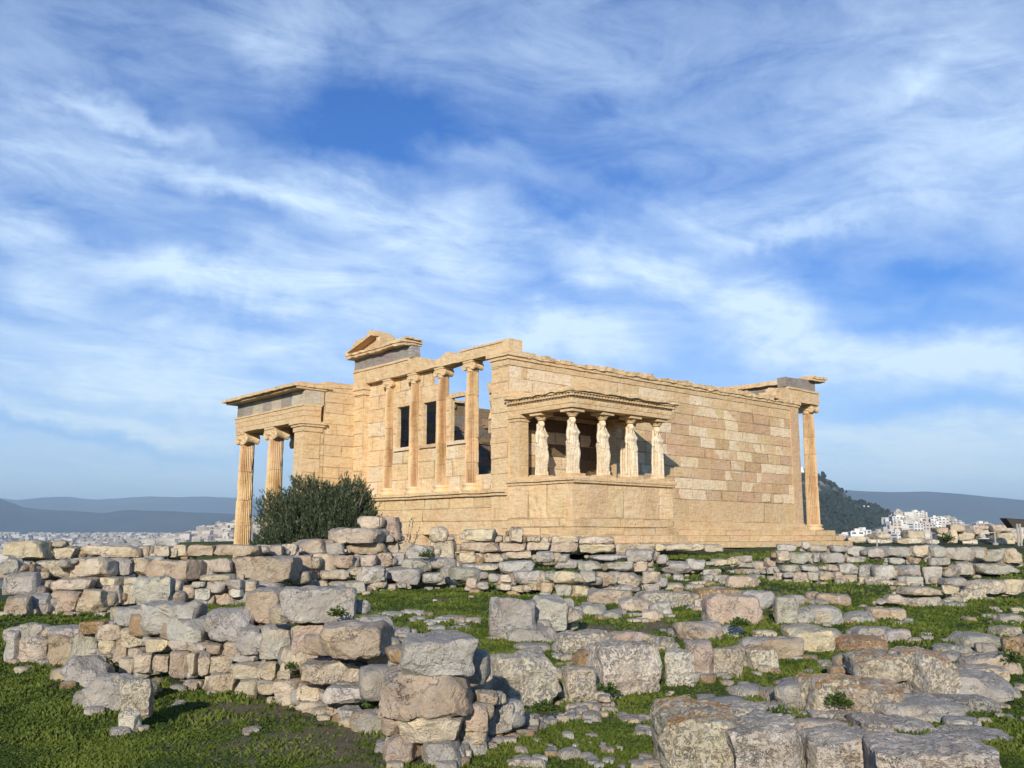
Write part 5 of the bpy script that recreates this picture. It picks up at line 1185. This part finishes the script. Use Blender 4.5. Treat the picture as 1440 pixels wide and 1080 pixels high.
# ---- buildings
def bmat(name, c, r=.8):
    m, t, b = mat(name, r); A = t.add('ShaderNodeAttribute', attribute_name='Col').outputs['Color']; t.l.new(t.mix(1.0, A, c, 'MULTIPLY'), b.inputs['Base Color']); return m
BW = bmat('plaster', (1, 1, 1)); BG = bmat('window_glass', (.10, .11, .13), .3)
def house_mb(mb, x, y, z0, w, dp, h, yaw, c, detail=True, mi=0):
    """storeyed block: walls, recessed window bands, balcony slabs, roof hut"""
    cs, sn = math.cos(yaw), math.sin(yaw)
    def T(p): p = np.array(p, float); return np.stack([p[:, 0]*cs-p[:, 1]*sn+x, p[:, 0]*sn+p[:, 1]*cs+y, p[:, 2]+z0], 1)
    def B(a, b_, col, m_):
        mb.add(T([(a[0], a[1], a[2]), (b_[0], a[1], a[2]), (b_[0], b_[1], a[2]), (a[0], b_[1], a[2]), (a[0], a[1], b_[2]), (b_[0], a[1], b_[2]), (b_[0], b_[1], b_[2]), (a[0], b_[1], b_[2])]), BOXF, col, m_)
    B((-w/2, -dp/2, -8), (w/2, dp/2, h), c, 0)
    if detail:
        fl = max(1, int(h/3.2))
        for f in range(fl):
            zz = h*(f+.35)/fl; nwin = max(2, int(w/4.5))
            for q in range(nwin):
                xw = -w/2+w*(q+.5)/nwin; B((xw-w/nwin*.28, -dp/2-.15, zz), (xw+w/nwin*.28, -dp/2+.2, zz+h/fl*.42), (1, 1, 1), 1)
            if f and (f+int(w)) % 2: B((-w/2*.92, -dp/2-1.1, zz-.7), (w/2*.92, -dp/2, zz-.2), c, 0)
            B((-w/2-.15, -dp/2*.7, zz), (-w/2+.2, dp/2*.7, zz+h/fl*.4), (1, 1, 1), 1)
        B((-w*.15, -dp*.2, h), (w*.2, dp*.25, h+2.6), c*.95, 0)
def far_point(px, D):
    r = F2+R2*((px-720)/FPX); x, y = CAM[0]+r[0]*D, CAM[1]+r[1]*D; return x, y, float(Hgt(x, y))
def right_town():
    rs = np.random.default_rng(31); pos = []
    for k in range(78):
        px = 1252+188*rs.random()**1.25; D = rs.uniform(900, 1560)
        pos.append((px, D, rs.uniform(9, 20), rs.uniform(8, 15)))
    for k in range(26): pos.append((rs.uniform(1178, 1245), rs.uniform(880, 1060), rs.uniform(9, 18), rs.uniform(7, 13)))
    pos.sort(key=lambda a: a[0])
    for k, (px, D, w, h) in enumerate(pos):
        x, y, z = far_point(px, D)
        if px < 1250: z = max(z, -10+rs.uniform(-6, 2))
        c = np.array([(.62, .60, .55), (.55, .49, .41), (.70, .67, .62), (.46, .41, .35)][rs.integers(4)]); mb = MB()
        house_mb(mb, 0, 0, 0, w, w*rs.uniform(.7, 1.0), h, rs.uniform(-.5, .5)-_y, c)
        o = mb.build('apartment_block', [BW, BG]); o.location = (x, y, z)
        tag(o, f"{'white' if c[0] > .6 else 'cream'} flat-roofed apartment block, {ordw(k+1)} from the left below the wooded hill", 'building', 'apartment blocks below the wooded hill')
    x, y, z = *at(1127, 664, 1890)[:2], at(1127, 664, 1890)[2]
    mb = MB(); house_mb(mb, 0, 0, 0, 9, 7, 5, -_y, np.array([.9, .88, .85]), False)
    tube(mb, [(2, 0, 4), (2, 0, 11)], 1.6, 10, (.9, .88, .85)); tube(mb, [(2, 0, 10.5), (2, 0, 13)], [1.7, .2], 10, (.85, .6, .45))
    o = mb.build('chapel', [BW, BG]); o.location = (x, y, z); tag(o, 'tiny white chapel on the summit of the wooded hill', 'chapel')
    # pale retaining wall of the hill road
    mb = MB(); pp = [at(px, py, 1895 if px < 1190 else 1880) for px, py in ((1158, 714), (1175, 713), (1190, 714), (1204, 715))]
    for a, b_ in zip(pp[:-1], pp[1:]):
        mb.add([a, b_, b_+np.array([0, 0, 3]), a+np.array([0, 0, 3])]+[q+np.append(F2, 0)*3 for q in (a, b_, b_+np.array([0, 0, 3]), a+np.array([0, 0, 3]))], [(0, 1, 2, 3), (7, 6, 5, 4), (3, 2, 6, 7), (0, 4, 5, 1), (0, 3, 7, 4), (1, 5, 6, 2)], (.7, .66, .6))
    for v in mb.v: v -= np.append(F2, 0)*70
    tag(mb.build('retaining_wall', BW), 'pale retaining wall of the road round the wooded hill', 'wall')
right_town()
def left_city():
    rs = np.random.default_rng(41); pos = []
    for k in range(170):
        px = 95+260*rs.random()**.7; D = rs.uniform(2450, 3600); pos.append((px, D, rs.uniform(11, 22), rs.uniform(9, 19)))
    for k in range(14): pos.append((rs.uniform(285, 345), rs.uniform(2800, 3100), rs.uniform(16, 26), rs.uniform(22, 34)))
    pos.sort(key=lambda a: a[0])
    for k, (px, D, w, h) in enumerate(pos):
        x, y, z = far_point(px, D); c = np.array([(.46, .41, .34), (.38, .32, .25), (.62, .57, .50), (.32, .28, .23)][rs.integers(4)]); mb = MB()
        house_mb(mb, 0, 0, 0, w, w*rs.uniform(.7, 1.0), h, rs.uniform(-.6, .6)-_y, c)
        o = mb.build('distant_building', [BW, BG]); o.location = (x, y, z)
        tag(o, f"small {'white' if c[0] > .6 else 'cream' if c[0] > .4 else 'tan'} building of the far city, {ordw(k+1)} from the left", 'building', 'nearest buildings of the far city')
    mb = MB()
    for k in range(5500):
        px = -30+470*rs.random(); D = 1500+6200*rs.random()**1.2
        if px < 110 and rs.random() < .6: continue
        x, y, z = far_point(px, D); c = np.array([(.42, .37, .31), (.34, .29, .23), (.50, .46, .40), (.24, .215, .19)][rs.integers(4)]); w = rs.uniform(10, 22)*(1+.00005*D)
        house_mb(mb, x, y, z, w, w*.8, rs.uniform(7, 17), rs.uniform(-.6, .6)-_y, c, False)
    for k in range(500):
        px = 1240+240*rs.random(); D = 1000+700*rs.random(); x, y, z = far_point(px, D); c = np.array([(.6, .57, .52), (.48, .42, .35)][rs.integers(2)])
        house_mb(mb, x, y, z, rs.uniform(7, 13), 9, rs.uniform(5, 9), rs.uniform(-.6, .6)-_y, c, False)
    o = mb.build('city_houses', [BW, BG]); o['kind'] = 'stuff'; o['label'] = 'countless small pale houses of the city filling the plain'
left_city()

# ---- mountains
mm, t, b = mat('mountain_scrub', .95); P = t.add('ShaderNodeNewGeometry').outputs['Position']
t.l.new(t.mix(t.ramp(t.noise(P, .0012, 7, .7), [(.4, 0), (.65, 1)]), (.025, .045, .05), (.07, .085, .085)), b.inputs['Base Color'])
hill_field('mountain_range', [(-500, 712), (-250, 706), (-80, 696), (0, 702), (28, 706), (50, 704), (100, 701.5), (140, 704), (180, 702), (215, 700), (260, 701.5), (300, 701), (380, 703), (500, 699), (620, 706), (700, 718), (760, 745)], 13000, 2200, 2000, mm, 110, .0006, 260, 50, -60)
hill_field('foothills', [(-500, 700), (-200, 699), (-60, 700), (0, 703), (18, 709), (40, 717), (80, 720), (118, 723), (150, 724), (180, 720), (240, 722), (285, 726), (330, 728), (420, 735), (560, 742), (640, 752)], 6800, 1000, 900, mm, 45, .0008, 260, 50, -40)
hill_field('mountain_range', [(960, 740), (1040, 712), (1100, 695), (1190, 689), (1250, 691), (1300, 690), (1350, 693), (1400, 698), (1440, 702), (1600, 712), (1800, 700)], 8200, 2000, 2000, mm, 60, .0007, 260, 50, -40)

# ---- haze
hz = MB(); bx(hz, -19500, -19500, -140, 19500, 19500, 640)
hm = bpy.data.materials.new('haze_air'); hm.use_nodes = True; t = NT(hm.node_tree); t.n.clear()
pv = t.add('ShaderNodeVolumePrincipled', inp={'Color': HAZE_COL, 'Density': HAZE_DENS}); t.l.new(pv.outputs[0], t.add('ShaderNodeOutputMaterial').inputs['Volume'])
ho = hz.build('haze', hm); ho['kind'] = 'stuff'; ho['label'] = 'thin blue haze in the air'; ho.display_type = 'WIRE'
